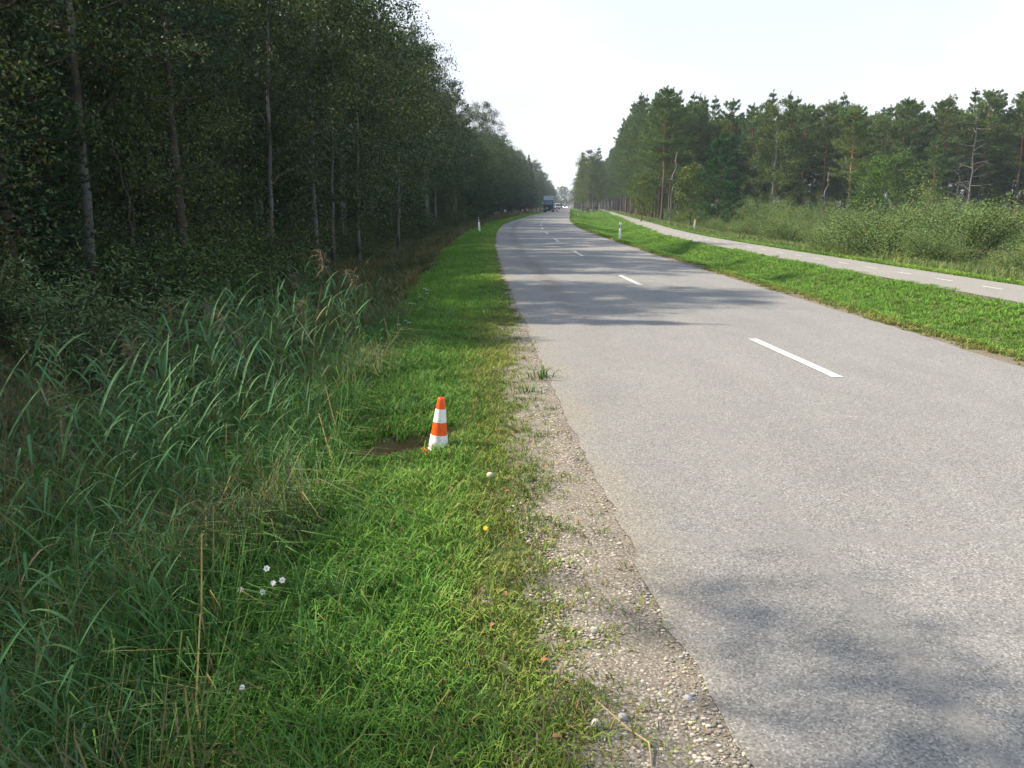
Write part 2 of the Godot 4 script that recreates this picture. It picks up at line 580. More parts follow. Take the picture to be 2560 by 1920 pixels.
func bush(spec: Dictionary) -> Dictionary:
	# r, h, leaves, len, wid, cols, stems
	var wood := MB.new()
	var fol := MB.new()
	var shoots := []
	var ns: int = spec.stems
	for k in ns:
		var az := rng.randf() * TAU
		var sp := rng.randf_range(0.05, 0.8)
		var a := Vector3(cos(az), 0, sin(az)) * sp * float(spec.r) * 0.35 + Vector3(0, -0.1, 0)
		var lp := limb(wood, a, Vector3(cos(az) * sp, 1.0, sin(az) * sp) + jit(0.15), float(spec.h) * (1.05 - 0.4 * sp * sp) * rng.randf_range(0.7, 1.05), 0.018, Color(0.1, 0.085, 0.065), Vector3(cos(az) * 0.7, -0.25, sin(az) * 0.7), 5, 4)
		shoots.append(lp)
		for j in 4:
			var b := along(lp, rng.randf_range(0.25, 0.9))
			shoots.append(limb(wood, b, Vector3(cos(az) * sp, 0.5, sin(az) * sp) + jit(0.8), float(spec.h) * rng.randf_range(0.18, 0.4), 0.008, Color(0.11, 0.1, 0.06), Vector3(0, 0.1, 0), 3, 3))
	var per := int(float(spec.leaves) / shoots.size()) + 1
	var palette: Array = spec.cols
	for sp in shoots:
		var col: Color = vary(palette[rng.randi() % palette.size()], 0.15)
		for j in per:
			var p := along(sp, pow(rng.randf(), 0.7) * 1.05) + Vector3(rng.randfn(), rng.randfn(), rng.randfn()) * 0.14
			if p.y < 0.03: continue
			leaf(fol, p, spec.len * rng.randf_range(0.7, 1.25), spec.wid, vary(col, 0.2), float(spec.get("droop", 0.5)))
	return {"stems": wood.mesh(M.bark), "foliage": fol.mesh(M.leaf)}

func plant(kind: String, meshes: Dictionary, label: String, category: String, x: float, d: float, scale_ := 1.0, group := "", turn := -1.0, sink := 0.05) -> Node3D:
	var o := thing(kind, label, category, onground(x, d) - Vector3(0, sink, 0), rng.randf() * TAU if turn < 0.0 else turn, group)
	for k in meshes:
		part(k, meshes[k], o)
	o.scale = Vector3(1, 1, 1) * scale_
	return o

# grass tuft: curved blades of two or three pieces
func tuft(blades: int, len_: float, wid: float, spread: float, lean: float, base: Color, v := 0.22) -> ArrayMesh:
	var mb := MB.new()
	for k in blades:
		var az := rng.randf() * TAU
		var root := Vector3(rng.randfn(), 0, rng.randfn()) * spread
		var L := len_ * rng.randf_range(0.55, 1.2)
		var le := lean * rng.randf_range(0.3, 1.4)
		var out := Vector3(cos(az), 0, sin(az))
		var side := out.cross(Vector3.UP).rotated(Vector3.UP, rng.randf_range(-0.6, 0.6)) * wid * 0.5 * rng.randf_range(0.7, 1.2)
		var col := vary(base, v)
		if rng.randf() < 0.05: col = vary(Color(0.2, 0.17, 0.07), 0.2)
		var p0 := root - Vector3(0, 0.02, 0)
		var p1 := root + Vector3(0, L * 0.5, 0) + out * L * le * 0.22
		var p2 := root + Vector3(0, L * 0.85, 0) + out * L * le * 0.62
		var p3 := root + Vector3(0, L * (1.0 - 0.3 * le), 0) + out * L * le * 1.05
		mb.quad(p0 - side, p1 - side * 0.9, p1 + side * 0.9, p0 + side, col)
		mb.quad(p1 - side * 0.9, p2 - side * 0.65, p2 + side * 0.65, p1 + side * 0.9, col)
		mb.tri(p2 - side * 0.65, p3, p2 + side * 0.65, col)
	return mb.mesh(M.grass)

func ribbon(mb: MB, p: Vector3, dir: Vector3, len_: float, wid: float, sag: float, col: Color, segs := 7, fold := -1) -> void:
	# a broad blade with a shallow keel, arching under its weight
	var d := dir.normalized()
	var prev := []
	for k in segs + 1:
		var t := float(k) / segs
		var side := d.cross(Vector3.UP).normalized()
		if side.length() < 0.5: side = Vector3.RIGHT
		var up := side.cross(d).normalized()
		var w := wid * 0.5 * (minf(1.0, 0.45 + t * 3.0) if t < 0.35 else 1.0 - pow((t - 0.35) / 0.65, 1.8))
		w = maxf(w, 0.0006)
		var cur := [p - side * w + up * w * 0.35, p, p + side * w + up * w * 0.35]
		if k > 0:
			mb.quad(prev[0], cur[0], cur[1], prev[1], col)
			mb.quad(prev[1], cur[1], cur[2], prev[2], col)
		prev = cur
		d = (d + Vector3(0, -sag / segs * (0.5 + t), 0)).normalized()
		if k == fold: d = (d + Vector3(0.2, -1.3, 0.1)).normalized()
		p += d * len_ / segs

# ---------------------------------------------------------------- the scene
func _ready() -> void:
	# camera
	var cam := Camera3D.new()
	cam.name = "camera"
	add_child(cam)
	cam.position = Vector3(0, 1.8, 0)
	cam.rotation_degrees = Vector3(-12.33, 0, 0)
	cam.fov = 50.2
	cam.near = 0.05
	cam.far = 4000.0
	cam.current = true
	# sky and air
	var env := Environment.new()
	env.background_mode = Environment.BG_SKY
	var sky := Sky.new()
	var sm := ProceduralSkyMaterial.new()
	sm.sky_top_color = lin(0.36, 0.44, 0.57)
	sm.sky_horizon_color = lin(0.56, 0.57, 0.58)
	sm.sky_curve = 0.2
	sm.sky_energy_multiplier = 1.0
	sm.ground_bottom_color = Color(0.25, 0.26, 0.22)
	sm.ground_horizon_color = Color(0.6, 0.64, 0.64)
	sm.sun_angle_max = 40.0
	sm.sun_curve = 0.12
	sm.sky_cover = thin_clouds()
	sm.sky_cover_modulate = Color(1, 1, 1, 0.1)
	sky.sky_material = sm
	env.sky = sky
	env.tonemap_mode = Environment.TONE_MAPPER_LINEAR
	env.tonemap_exposure = 2.0
	env.fog_enabled = true
	env.fog_density = 0.00035
	env.fog_light_color = Color(0.86, 0.92, 1.0)
	env.sdfgi_enabled = true
	env.ssao_enabled = true
	env.ssil_enabled = true
	var we := WorldEnvironment.new()
	we.name = "world_environment"
	we.environment = env
	add_child(we)
	# sun, ahead and to the side behind the trees
	var sun := DirectionalLight3D.new()
	sun.name = "sun"
	add_child(sun)
	var az := deg_to_rad(79.0)
	var el := deg_to_rad(42.0)
	var to_sun := Vector3(-sin(az) * cos(el), sin(el), -cos(az) * cos(el))
	sun.transform.basis = Basis.looking_at(-to_sun)
	sun.light_energy = 1.6
	sun.light_color = Color(1.0, 0.95, 0.86)
	sun.light_angular_distance = 0.7
	sun.shadow_enabled = true

	rng.seed = 20240917
	nz.seed = 5
	nz.frequency = 0.05
	nz2.seed = 9
	nz2.frequency = 0.06
	materials()
	build_ground()
	build_roads()
	print("roads ", Time.get_ticks_msec())
	build_forest_left()
	print("left ", Time.get_ticks_msec())
	build_forest_right()
	print("right ", Time.get_ticks_msec())
	build_undergrowth()
	build_reeds()
	print("reeds ", Time.get_ticks_msec())
	build_grass()
	print("grass ", Time.get_ticks_msec())
	build_gravel()
	build_vehicles()
	build_roadside()
	build_flowers()
	print("done ", Time.get_ticks_msec())

func thin_clouds() -> ImageTexture:
	var f := FastNoiseLite.new()
	f.seed = 77
	f.noise_type = FastNoiseLite.TYPE_SIMPLEX_SMOOTH
	f.fractal_octaves = 5
	f.frequency = 1.3
	var w := 768
	var h := 384
	var img := Image.create(w, h, false, Image.FORMAT_RGBA8)
	for y in h:
		var lat := PI * (0.5 - (y + 0.5) / h)
		for x in w:
			var lon := TAU * x / w
			var p := Vector3(cos(lat) * cos(lon), sin(lat) * 2.4, cos(lat) * sin(lon))
			var a := smoothstep(-0.25, 0.45, f.get_noise_3dv(p * 1.6) + 0.35 * f.get_noise_3dv(p * 5.0 + Vector3(7, 3, 1)))
			img.set_pixel(x, y, Color(1, 1, 1, a))
	return ImageTexture.create_from_image(img)

# ---------------------------------------------------------------- ground, road, path
func rows(a: float, b: float, near: float, grow: float) -> PackedFloat32Array:
	var out := PackedFloat32Array()
	var d := a
	while d < b:
		out.append(d)
		d += maxf(near, maxf(0.0, d - 4.0) * grow)
	out.append(b)
	return out

func build_ground() -> void:
	var ds := PackedFloat32Array()
	var d := -14.0
	while d < 1000.0:
		ds.append(d)
		if d < 1.0: d += 0.8
		elif d < 5.0: d += 0.14
		elif d < 7.5: d += 0.055
		elif d < 14.0: d += 0.14
		else: d += (d - 12.0) * 0.028 + 0.12
	ds.append(1000.0)
	var lo := PackedFloat32Array()      # offsets to the side of the road's near edge
	for q in [320.0, 200.0, 130.0, 80.0, 50.0, 35.0, 25.0, 20.0, 16.0, 14.0, 12.0, 10.5, 9.0]: lo.append(-q)
	var o := 8.0
	while o > 2.0: lo.append(-o); o -= 0.2
	while o > 0.03: lo.append(-o); o -= 0.06
	lo.append(-0.001)
	var nl := lo.size()
	var med := 26
	var ro := PackedFloat32Array([0.001, 0.15, 0.3, 0.5, 0.8, 1.1, 1.5, 1.9, 2.4, 3.0, 3.6, 4.4, 5.4, 6.5, 8.0, 10.0, 12.0, 15.0, 20.0, 26.0, 34.0, 45.0, 60.0, 90.0, 140.0, 210.0, 320.0])
	var w := nl + 2 + med + 2 + ro.size()
	var mb := MB.new()
	var xs := PackedFloat32Array()
	xs.resize(w)
	for r in ds.size():
		var dd := ds[r]
		var e := edges(dd)
		for k in nl: xs[k] = e.x + lo[k]
		xs[nl] = e.x + 0.02
		xs[nl + 1] = e.y - 0.02
		for k in med: xs[nl + 2 + k] = lerpf(e.y + 0.001, e.z - 1.052, float(k) / (med - 1))
		xs[nl + 2 + med] = e.z - 1.03
		xs[nl + 3 + med] = e.z + 1.03
		for k in ro.size(): xs[nl + 4 + med + k] = e.z + 1.05 + ro[k]
		for k in w:
			var x := xs[k]
			mb.v.append(Vector3(x, ground(x, dd), -dd))
			mb.n.append(Vector3.UP)
			mb.uv.append(Vector2.ZERO)
			mb.c.append(soil_colour(x, dd, e))
	for r in ds.size() - 1:
		for k in w - 1:
			var q := r * w + k
			mb.i.append(q); mb.i.append(q + w); mb.i.append(q + 1)
			mb.i.append(q + 1); mb.i.append(q + w); mb.i.append(q + w + 1)
	# normals from the heights
	for r in ds.size():
		for k in w:
			var q := r * w + k
			var a := mb.v[r * w + maxi(k - 1, 0)]
			var b := mb.v[r * w + mini(k + 1, w - 1)]
			var e1 := mb.v[maxi(r - 1, 0) * w + k]
			var e2 := mb.v[mini(r + 1, ds.size() - 1) * w + k]
			var nn := (b - a).cross(e2 - e1)
			if nn.y < 0.0: nn = -nn
			mb.n[q] = nn.normalized()
	structure("ground", mb.mesh(M.soil), "grassy verges, ditch bank and forest floor around the road", "ground")

func soil_colour(x: float, d: float, e: Vector3) -> Color:
	var turf := Color(0.085, 0.11, 0.035)
	var litter := Color(0.085, 0.062, 0.042)
	var dirt := Color(0.25, 0.21, 0.16)
	var v := 0.5 + 0.5 * nz.get_noise_2d(x * 14, d * 14)
	if x < e.x:
		var o := e.x - x
		var c := turf.lerp(litter, smoothstep(1.6, 4.5, o + (v - 0.5)))
		c = dirt.lerp(c, smoothstep(0.2, 0.75, o + (v - 0.5) * 0.5))
		return c.lerp(Color(0.2, 0.125, 0.07), clampf(trench(x, d) * 2.0, 0, 1)) * (0.8 + 0.4 * v)
	if x < e.z - 1.05:
		var o2 := x - e.y
		return Color(0.2, 0.165, 0.12).lerp(turf, smoothstep(0.3, 0.95, o2 + (v - 0.5) * 0.8)) * (0.8 + 0.4 * v)
	var o3 := x - e.z - 1.05
	return turf.lerp(Color(0.1, 0.1, 0.045), smoothstep(0.5, 2.0, o3)).lerp(litter, smoothstep(24.0, 45.0, o3)) * (0.8 + 0.4 * v)

func strip(ds: PackedFloat32Array, cols: int, at: Callable, tint: Callable, m: Material) -> ArrayMesh:
	# a sheet from rows of points at(d, t) with skirts down both sides
	var mb := MB.new()
	var w := cols + 3
	for d in ds:
		for k in w:
			var t := clampf(float(k - 1) / cols, 0.0, 1.0)
			var p: Vector3 = at.call(d, t)
			if k == 0 or k == w - 1: p.y -= 0.07
			mb.vert(p, Vector3.UP, tint.call(d, t, p.x))
	for r in ds.size() - 1:
		for k in w - 1:
			var q := r * w + k
			mb.i.append(q); mb.i.append(q + w); mb.i.append(q + 1)
			mb.i.append(q + 1); mb.i.append(q + w); mb.i.append(q + w + 1)
	return mb.mesh(m)

func road_point(d: float, t: float) -> Vector3:
	var e := edges(d)
	var jl := 0.05 * nz.get_noise_2d(d * 60, 3) + 0.04 * nz.get_noise_2d(d * 8, 90) + 0.02 * nz.get_noise_2d(d * 220, 5)
	var jr := 0.03 * nz.get_noise_2d(d * 40, 33) + 0.05 * nz.get_noise_2d(d * 7, 190)
	return P(lerpf(e.x + jl, e.y + jr, t), 0.03 * sin(PI * t) + 0.0, d)

func road_tint(d: float, t: float, x: float) -> Color:
	var base := Color(0.445, 0.435, 0.42)
	var w := nz.get_noise_2d(x * 5, d * 1.6) * 0.07 + nz.get_noise_2d(x * 40, d * 25) * 0.06
	var c := base * (1.0 + w)
	# tyre tracks rubbed a little darker and browner, patchy along the road
	var o := t * 5.6
	var track := exp(-pow((o - 0.95) / 0.22, 2.0)) * (0.45 + 0.55 * clampf(0.4 + nz.get_noise_2d(d * 2.0, 400) * 1.4, 0, 1)) * smoothstep(7.0, 20.0, d)
	c = c.lerp(c * Color(0.78, 0.72, 0.68), track)
	for q in [1.25, 2.35, 3.75, 4.85]:
		c *= 1.0 + 0.08 * exp(-pow((o - q) / 0.28, 2.0)) * (0.6 + 0.8 * nz.get_noise_2d(d * 3.0, q * 90.0))
	c *= 1.0 - 0.09 * clampf(nz.get_noise_2d(x * 14, d * 4) * 2.5 - 0.5, 0, 1)
	var dust := (1.0 - smoothstep(0.0, 0.35, o + nz.get_noise_2d(d * 12, 60) * 0.25)) * 0.6
	c = c.lerp(Color(0.5, 0.445, 0.36), dust)
	return c

func path_point(d: float, t: float) -> Vector3:
	var e := edges(d)
	return P(lerpf(e.z - 1.05, e.z + 1.05, t) + 0.03 * nz.get_noise_2d(d * 30, 70 + t * 40), 0.012 * sin(PI * t), d)

func path_tint(d: float, t: float, x: float) -> Color:
	return Color(0.52, 0.49, 0.455) * (1.0 + nz.get_noise_2d(x * 6, d * 3) * 0.07 + nz.get_noise_2d(x * 40, d * 25) * 0.05)

func build_roads() -> void:
	var ds := rows(-14.0, 990.0, 0.16, 0.02)
	var road := structure("road", strip(ds, 34, road_point, road_tint, M.asphalt), "worn light grey asphalt country road curving between the forests", "road")
	var path := structure("cycle_path", strip(ds, 10, path_point, path_tint, M.asphalt), "pale asphalt cycle path with a dashed middle line", "path")
	# painted dashes of the road's middle line
	var spans := [[-2.4, 0.3], [8.41, 10.95], [18.5, 21.2], [29.3, 32.4], [40.7, 44.1]]
	var d := 51.2
	while d < 330.0:
		spans.append([d, d + 3.5])
		d += 10.6
	for s in spans:
		part("dash", dash(s[0], s[1], CT, 0.125, func(dd: float, x: float) -> float:
			var e := edges(dd)
			return 0.03 * sin(PI * (x - e.x) / (e.y - e.x)) + 0.005, -1.0 if s[0] < 8 else 0.0), road)
	# short dashes of the cycle path
	d = 9.85
	while d < 135.0:
		part("dash", dash(d, d + 0.78, PT, 0.075, func(_d: float, _x: float) -> float: return 0.0165, 0.0), path)
		d += 1.97

func dash(a: float, b: float, t: Array, wid: float, height: Callable, _s: float) -> ArrayMesh:
	var mb := MB.new()
	var segs := 6
	var m0 := 0
	for k in segs + 1:
		var d := lerpf(a, b, float(k) / segs)
		var x := curve(t, d)
		for s in 3:
			var xx: float = x + (s - 1) * wid * 0.5 + nz.get_noise_2d(d * 200, s * 33) * 0.008
			mb.vert(P(xx, height.call(d, xx), d), Vector3.UP, Color.WHITE)
		if k > 0:
			for s in 2:
				var q: int = m0 + (k - 1) * 3 + s
				mb.i.append(q); mb.i.append(q + 3); mb.i.append(q + 1)
				mb.i.append(q + 1); mb.i.append(q + 3); mb.i.append(q + 4)
	return mb.mesh(M.paint)

# ---------------------------------------------------------------- forests
func build_forest_left() -> void:
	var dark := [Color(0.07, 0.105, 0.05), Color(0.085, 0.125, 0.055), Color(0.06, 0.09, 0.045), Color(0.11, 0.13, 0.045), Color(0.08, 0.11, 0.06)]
	var birches := []
	for k in 4:
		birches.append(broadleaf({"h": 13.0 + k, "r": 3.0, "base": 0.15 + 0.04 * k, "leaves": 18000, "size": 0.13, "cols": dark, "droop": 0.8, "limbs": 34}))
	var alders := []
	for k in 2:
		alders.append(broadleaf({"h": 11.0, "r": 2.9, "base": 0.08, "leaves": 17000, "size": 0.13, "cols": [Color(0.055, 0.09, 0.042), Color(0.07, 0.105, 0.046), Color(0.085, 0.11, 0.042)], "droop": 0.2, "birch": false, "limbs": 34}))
	var pines := []
	for k in 2:
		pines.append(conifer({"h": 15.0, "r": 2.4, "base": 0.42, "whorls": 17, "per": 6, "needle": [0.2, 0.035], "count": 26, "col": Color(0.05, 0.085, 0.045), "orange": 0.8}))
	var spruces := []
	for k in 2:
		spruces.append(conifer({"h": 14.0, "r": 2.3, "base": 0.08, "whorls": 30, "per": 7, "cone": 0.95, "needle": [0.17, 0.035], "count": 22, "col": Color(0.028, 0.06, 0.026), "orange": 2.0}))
	var gl := "forest beside the reed ditch"
	var edge := []
	for k in 2:
		edge.append(broadleaf({"h": 13.5, "r": 2.9, "base": 0.2, "leaves": 17000, "size": 0.12, "cols": dark, "droop": 0.8, "limbs": 30, "trunk": 0.1, "lean": Vector3(0.05, 0, 0.01)}))
	var stout := broadleaf({"h": 13.0, "r": 3.0, "base": 0.24, "leaves": 16000, "size": 0.13, "cols": dark, "droop": 0.5, "birch": false, "limbs": 32, "trunk": 0.13})
	# a few trees that stand out at the forest edge
	var seen := [[-6.5, 27.5, 0, 0.95, "white birch trunk rising from the bank beside a thinner twin"], [-6.2, 28.8, 1, 0.85, "thinner twin birch leaning towards the road"], [-6.1, 33.0, 1, 0.95, "blotched birch leaning over the brown ditch grass past the twins"], [-6.0, 44.0, 1, 0.85, "slim birch with pale spotted stem where the ditch narrows"], [-10.2, 19.6, 2, 0.85, "stout grey tree trunk behind the pale willow shrubs"], [-10.9, 20.6, 2, 0.8, "second stout trunk close behind the willow shrubs"], [-7.2, 25.0, 1, 0.8, "white birch stem half hidden by saplings short of the twins"]]
	for q in seen:
		plant("birch_tree" if q[2] < 2 else "alder_tree", edge[q[2]] if q[2] < 2 else stout, q[4], "birch tree" if q[2] < 2 else "alder tree", q[0], q[1], q[3], "", 0.0)
	# ranks of trees going back from the ditch
	var d := 12.0
	while d < 640.0:
		var step := 2.7 + maxf(0.0, d - 50.0) * 0.021
		for row in 8:
			if row > 3 and d > 78.0: continue
			if row == 3 and d > 120.0: continue
			if row == 2 and d > 330.0: continue
			var dd := d + rng.randf_range(-0.5, 0.5) * step
			var off := 7.0 + row * 3.4 + rng.randf_range(-0.7, 0.9)
			if dd < 13.2: continue
			if dd < 18.0: off += 1.6
			var x := curve(LT, dd) - off
			var s := rng.randf_range(0.72, 1.12)
			if dd < 18.0: s *= 0.85
			elif dd < 26.0: s *= 0.88
			elif dd > 60.0: s *= lerpf(1.06, 1.22, smoothstep(90.0, 220.0, dd))
			var r := rng.randf()
			if row == 0 and dd > 23.0 and dd < 40.0: continue
			var where := "at the near end of the ditch forest" if dd < 30.0 else "where the ditch forest follows the bend" if dd < 110.0 else "in the ditch forest alongside the lorry" if dd < 260.0 else "in the hazy far ditch forest past the lorry"
			if dd > 110.0: r = 0.3 + 0.7 * r if r > 0.3 else 0.1
			if dd > 110.0 and r > 0.5 and r < 0.88: r = 0.6
			if r < 0.52:
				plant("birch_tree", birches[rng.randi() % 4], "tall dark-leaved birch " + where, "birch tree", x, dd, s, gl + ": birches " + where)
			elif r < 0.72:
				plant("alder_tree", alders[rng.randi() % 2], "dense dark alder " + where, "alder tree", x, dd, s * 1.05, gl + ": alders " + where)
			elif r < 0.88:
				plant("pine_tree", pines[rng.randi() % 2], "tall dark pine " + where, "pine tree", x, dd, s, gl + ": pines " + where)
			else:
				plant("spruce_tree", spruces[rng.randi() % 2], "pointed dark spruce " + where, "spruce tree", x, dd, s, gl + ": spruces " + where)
		d += step
	var sap := []
	for k in 2:
		sap.append(broadleaf({"h": 5.5, "r": 1.6, "base": 0.05, "leaves": 14000, "size": 0.07, "cols": [Color(0.06, 0.1, 0.042), Color(0.08, 0.12, 0.048), Color(0.11, 0.13, 0.04)], "droop": 0.4, "birch": false, "limbs": 26, "trunk": 0.045}))
	d = 15.0
	while d < 150.0:
		for row in 3:
			if row == 2 and d > 70.0: continue
			if row == 0 and d > 23.5 and d < 46.0 and rng.randf() < 0.5: continue
			var ds := d + rng.randf_range(-0.8, 0.8)
			var xs := curve(LT, ds) - 7.2 - row * 4.2 - rng.randf_range(0.0, 1.8) - (2.0 if ds < 16.0 else 0.0)
			plant("sapling", sap[rng.randi() % 2], "leafy young broadleaf tree filling the gaps of the ditch-side forest", "sapling", xs, ds, rng.randf_range(0.6, 1.25), gl + ": saplings")
		d += 2.2 + maxf(0.0, d - 25.0) * 0.03
	for q in [[-8.2, 4.6, 0, 1.1], [-7.8, 6.4, 1, 1.0], [-8.6, 8.2, 0, 1.15], [-8.1, 10.0, 1, 1.05], [-8.9, 11.8, 0, 1.15]]:
		plant("sapling", sap[q[2]], "leafy young tree at the foot of the near ditch beside the reeds", "sapling", q[0], q[1], q[3], "young trees beside the near reeds")
	# trees beyond the picture's side whose shade falls on the near road
	for q in [[-10.0, 2.6, 3, 1.02], [-12.6, 1.9, 2, 1.1], [-11.4, 0.4, 3, 0.95], [-13.4, -1.5, 2, 1.0]]:
		plant("birch_tree", birches[q[2]], "tall birch over the near ditch shading the closest stretch of road", "birch tree", q[0], q[1], q[3], "birches shading the near road")

func build_forest_right() -> void:
	var pcol := Color(0.115, 0.175, 0.065)
	var pines := []
	for k in 4:
		pines.append(conifer({"h": 15.0, "r": 3.2, "base": [0.36, 0.48, 0.28, 0.42][k], "whorls": 17, "per": 6, "needle": [0.28, 0.06], "count": 30, "col": [pcol, Color(0.12, 0.18, 0.06), Color(0.1, 0.165, 0.065), Color(0.135, 0.185, 0.062)][k], "orange": 0.38, "stubs": 10}))
	var narrow := []
	for k in 2:
		narrow.append(conifer({"h": 18.0, "r": 2.6, "base": 0.2, "whorls": 24, "per": 6, "cone": 0.6, "needle": [0.27, 0.05], "count": 22, "col": Color(0.1, 0.155, 0.06), "orange": 0.6}))
	var young := conifer({"h": 7.6, "r": 2.3, "base": 0.13, "whorls": 14, "per": 7, "cone": 0.45, "needle": [0.2, 0.035], "count": 34, "col": Color(0.045, 0.11, 0.045), "orange": 2.0, "stubs": 2, "trunk": 0.16})
	var bcols := [Color(0.1, 0.135, 0.035), Color(0.12, 0.15, 0.035), Color(0.085, 0.125, 0.035)]
	var birches := []
	for k in 3:
		birches.append(broadleaf({"h": 15.0, "r": 3.0, "base": 0.18, "leaves": 13000, "size": 0.17, "cols": bcols, "droop": 1.0, "limbs": 32}))
	var maple := broadleaf({"h": 8.5, "r": 2.4, "base": 0.15, "leaves": 9000, "size": 0.17, "cols": [Color(0.085, 0.16, 0.035), Color(0.12, 0.17, 0.035), Color(0.075, 0.14, 0.035)], "droop": 0.1, "birch": false, "limbs": 26, "loose": 1.3})
	var rowan := broadleaf({"h": 6.0, "r": 1.6, "base": 0.12, "leaves": 6000, "size": 0.14, "cols": bcols, "droop": 0.4, "limbs": 24})
	var dead := deadtree(11.0, Color(0.2, 0.185, 0.17), 18, 0.3, 3.0)
	var snag := deadtree(7.5, Color(0.4, 0.38, 0.35), 4, 0.5, 0.7, true)
	var fx := func(px: float, d: float) -> float: return (px - 1280.0) / 2050.0 * d * 0.977
	# trees that can be picked out at the forest edge
	plant("pine_tree", pines[1], "tall pine with bare orange upper trunk beside a twin and a broken birch", "pine tree", fx.call(1656, 96), 96, 1.0, "", 0.4)
	plant("pine_tree", pines[0], "leaning orange-trunked pine next to the white broken birch", "pine tree", fx.call(1673, 98), 98, 0.92, "", 2.0)
	plant("birch_snag", snag, "crooked white dead birch trunk beside the orange-trunked pines", "dead tree", fx.call(1676, 90), 90, 1.0, "", 0.15)
	plant("young_pine", young, "dense dark green young pine standing alone among the willow bushes", "pine tree", fx.call(1795, 68), 68, 1.0, "", 1.0)
	plant("birch_tree", birches[0], "full yellowish-green birch in the sunlit forest edge behind the young pine", "birch tree", fx.call(1930, 96), 96, 0.97)
	plant("birch_snag", snag, "broken white birch stump rising alone from the bushes", "dead tree", fx.call(2057, 62), 62, 0.6, "", 0.3)
	plant("dead_pine", dead, "grey leafless dead pine in front of the sunlit forest", "dead tree", fx.call(2420, 84), 84, 0.98)
	plant("dead_pine", dead, "small bare grey pine near the forked dead wood", "dead tree", fx.call(2390, 78), 78, 0.55, "", 2.2)
	plant("maple_tree", maple, "bright green maple rising out of the willow bushes", "maple tree", fx.call(2175, 66), 66, 0.66)
	plant("maple_tree", maple, "yellow-green maple in front of the dark pines", "maple tree", fx.call(2235, 88), 88, 0.9)
	plant("birch_sapling", rowan, "small pale birch at the foot of the young pine", "birch tree", fx.call(1728, 74), 74, 0.95)
	plant("birch_sapling", rowan, "thin birch sapling beside the pine trunks by the cycle path", "birch tree", fx.call(1604, 92), 92, 0.9)
	plant("pine_tree", pines[3], "small flat-topped pine with level branches in the forest edge", "pine tree", fx.call(2120, 84), 84, 0.78)
	plant("pine_tree", pines[2], "thin short pine in the clearing near the dead pine", "pine tree", fx.call(2328, 80), 80, 0.55)
	var bare := deadtree(2.6, Color(0.34, 0.32, 0.3), 7, 0.1, 2.4)
	plant("dead_branch", bare, "pale forked dead wood above the bushes at the forest edge", "dead wood", fx.call(2340, 70), 70, 0.9)
	# ranks of the sunlit forest
	var gr := "forest beyond the cycle path"
	for row in 7:
		var x := 18.5 + row * 0.7
		while x < 92.0:
			var d := 106.0 + row * 5.0 - 0.12 * maxf(0.0, x - 30.0) + rng.randf_range(-2.0, 2.0)
			var s := rng.randf_range(0.92, 1.05)
			var r := rng.randf()
			if r < 0.66 or row == 6:
				plant("pine_tree", pines[rng.randi() % 4], "tall sunlit pine in the forest wall beyond the cycle path", "pine tree", x + rng.randf_range(-1, 1), d, s, gr + ": pines")
			elif r < 0.93:
				plant("birch_tree", birches[rng.randi() % 3], "pale green birch in the forest wall beyond the cycle path", "birch tree", x + rng.randf_range(-1, 1), d, s * 0.93, gr + ": birches")
			else:
				plant("spruce_tree", narrow[rng.randi() % 2], "narrow pointed conifer in the forest wall beyond the cycle path", "conifer", x + rng.randf_range(-1, 1), d, s * 0.95, gr + ": conifers")
			x += 2.6 + 0.15 * row
	# young growth between the trunks
	var xu := 19.0
	while xu < 92.0:
		for k in 3:
			plant("birch_sapling", rowan, "bushy birch sapling under the sunlit forest wall", "birch tree", xu + rng.randf_range(-1.2, 1.2), 107.0 + 12.0 * k - 0.12 * maxf(0.0, xu - 30.0) + rng.randf_range(-2.5, 2.5), rng.randf_range(0.45, 1.0), gr + ": saplings")
		xu += 2.1
	# along the far stretch of the cycle path
	var dd := 112.0
	while dd < 640.0:
		for row in 3:
			if row == 2 and dd > 260.0: continue
			var x2 := curve(PT, dd) + 3.4 + row * 3.6 + rng.randf_range(-0.6, 1.0)
			var d2 := dd + rng.randf_range(-1.5, 1.5)
			if rng.randf() < 0.7:
				plant("spruce_tree", narrow[rng.randi() % 2], "tall dark conifer lining the far stretch of the cycle path", "conifer", x2, d2, rng.randf_range(0.85, 1.0) * lerpf(1.0, 1.3, smoothstep(120.0, 170.0, d2)), gr + ": path conifers")
			else:
				plant("pine_tree", pines[rng.randi() % 4], "tall pine lining the far stretch of the cycle path", "pine tree", x2, d2, rng.randf_range(0.95, 1.12) * lerpf(1.0, 1.35, smoothstep(120.0, 170.0, d2)), gr + ": path pines")
		dd += 4.2 + maxf(0.0, dd - 170.0) * 0.03
	# birches between road and path, far ahead
	for q in [[20.6, 226, 1.15], [22.2, 230, 1.05], [21.6, 240, 1.1], [24.0, 250, 1.0]]:
		plant("birch_tree", birches[rng.randi() % 3], "tall grey-green birch in the clump between road and cycle path", "birch tree", q[0], q[1], q[2], "birch clump between road and cycle path")
	dd = 258.0
	while dd < 640.0:
		for k in 2:
			var xf := curve(RT, dd) + 4.5 + k * 4.0 + rng.randf_range(-1, 1)
			if rng.randf() < 0.5:
				plant("birch_tree", birches[rng.randi() % 3], "distant birch between the road and the far cycle path", "birch tree", xf, dd, rng.randf_range(1.0, 1.2), "distant birches beside the road")
			else:
				plant("spruce_tree", narrow[rng.randi() % 2], "distant dark conifer between the road and the far cycle path", "conifer", xf, dd, rng.randf_range(0.85, 1.1), "distant conifers beside the road")
		dd += 9.0 + (dd - 258.0) * 0.04
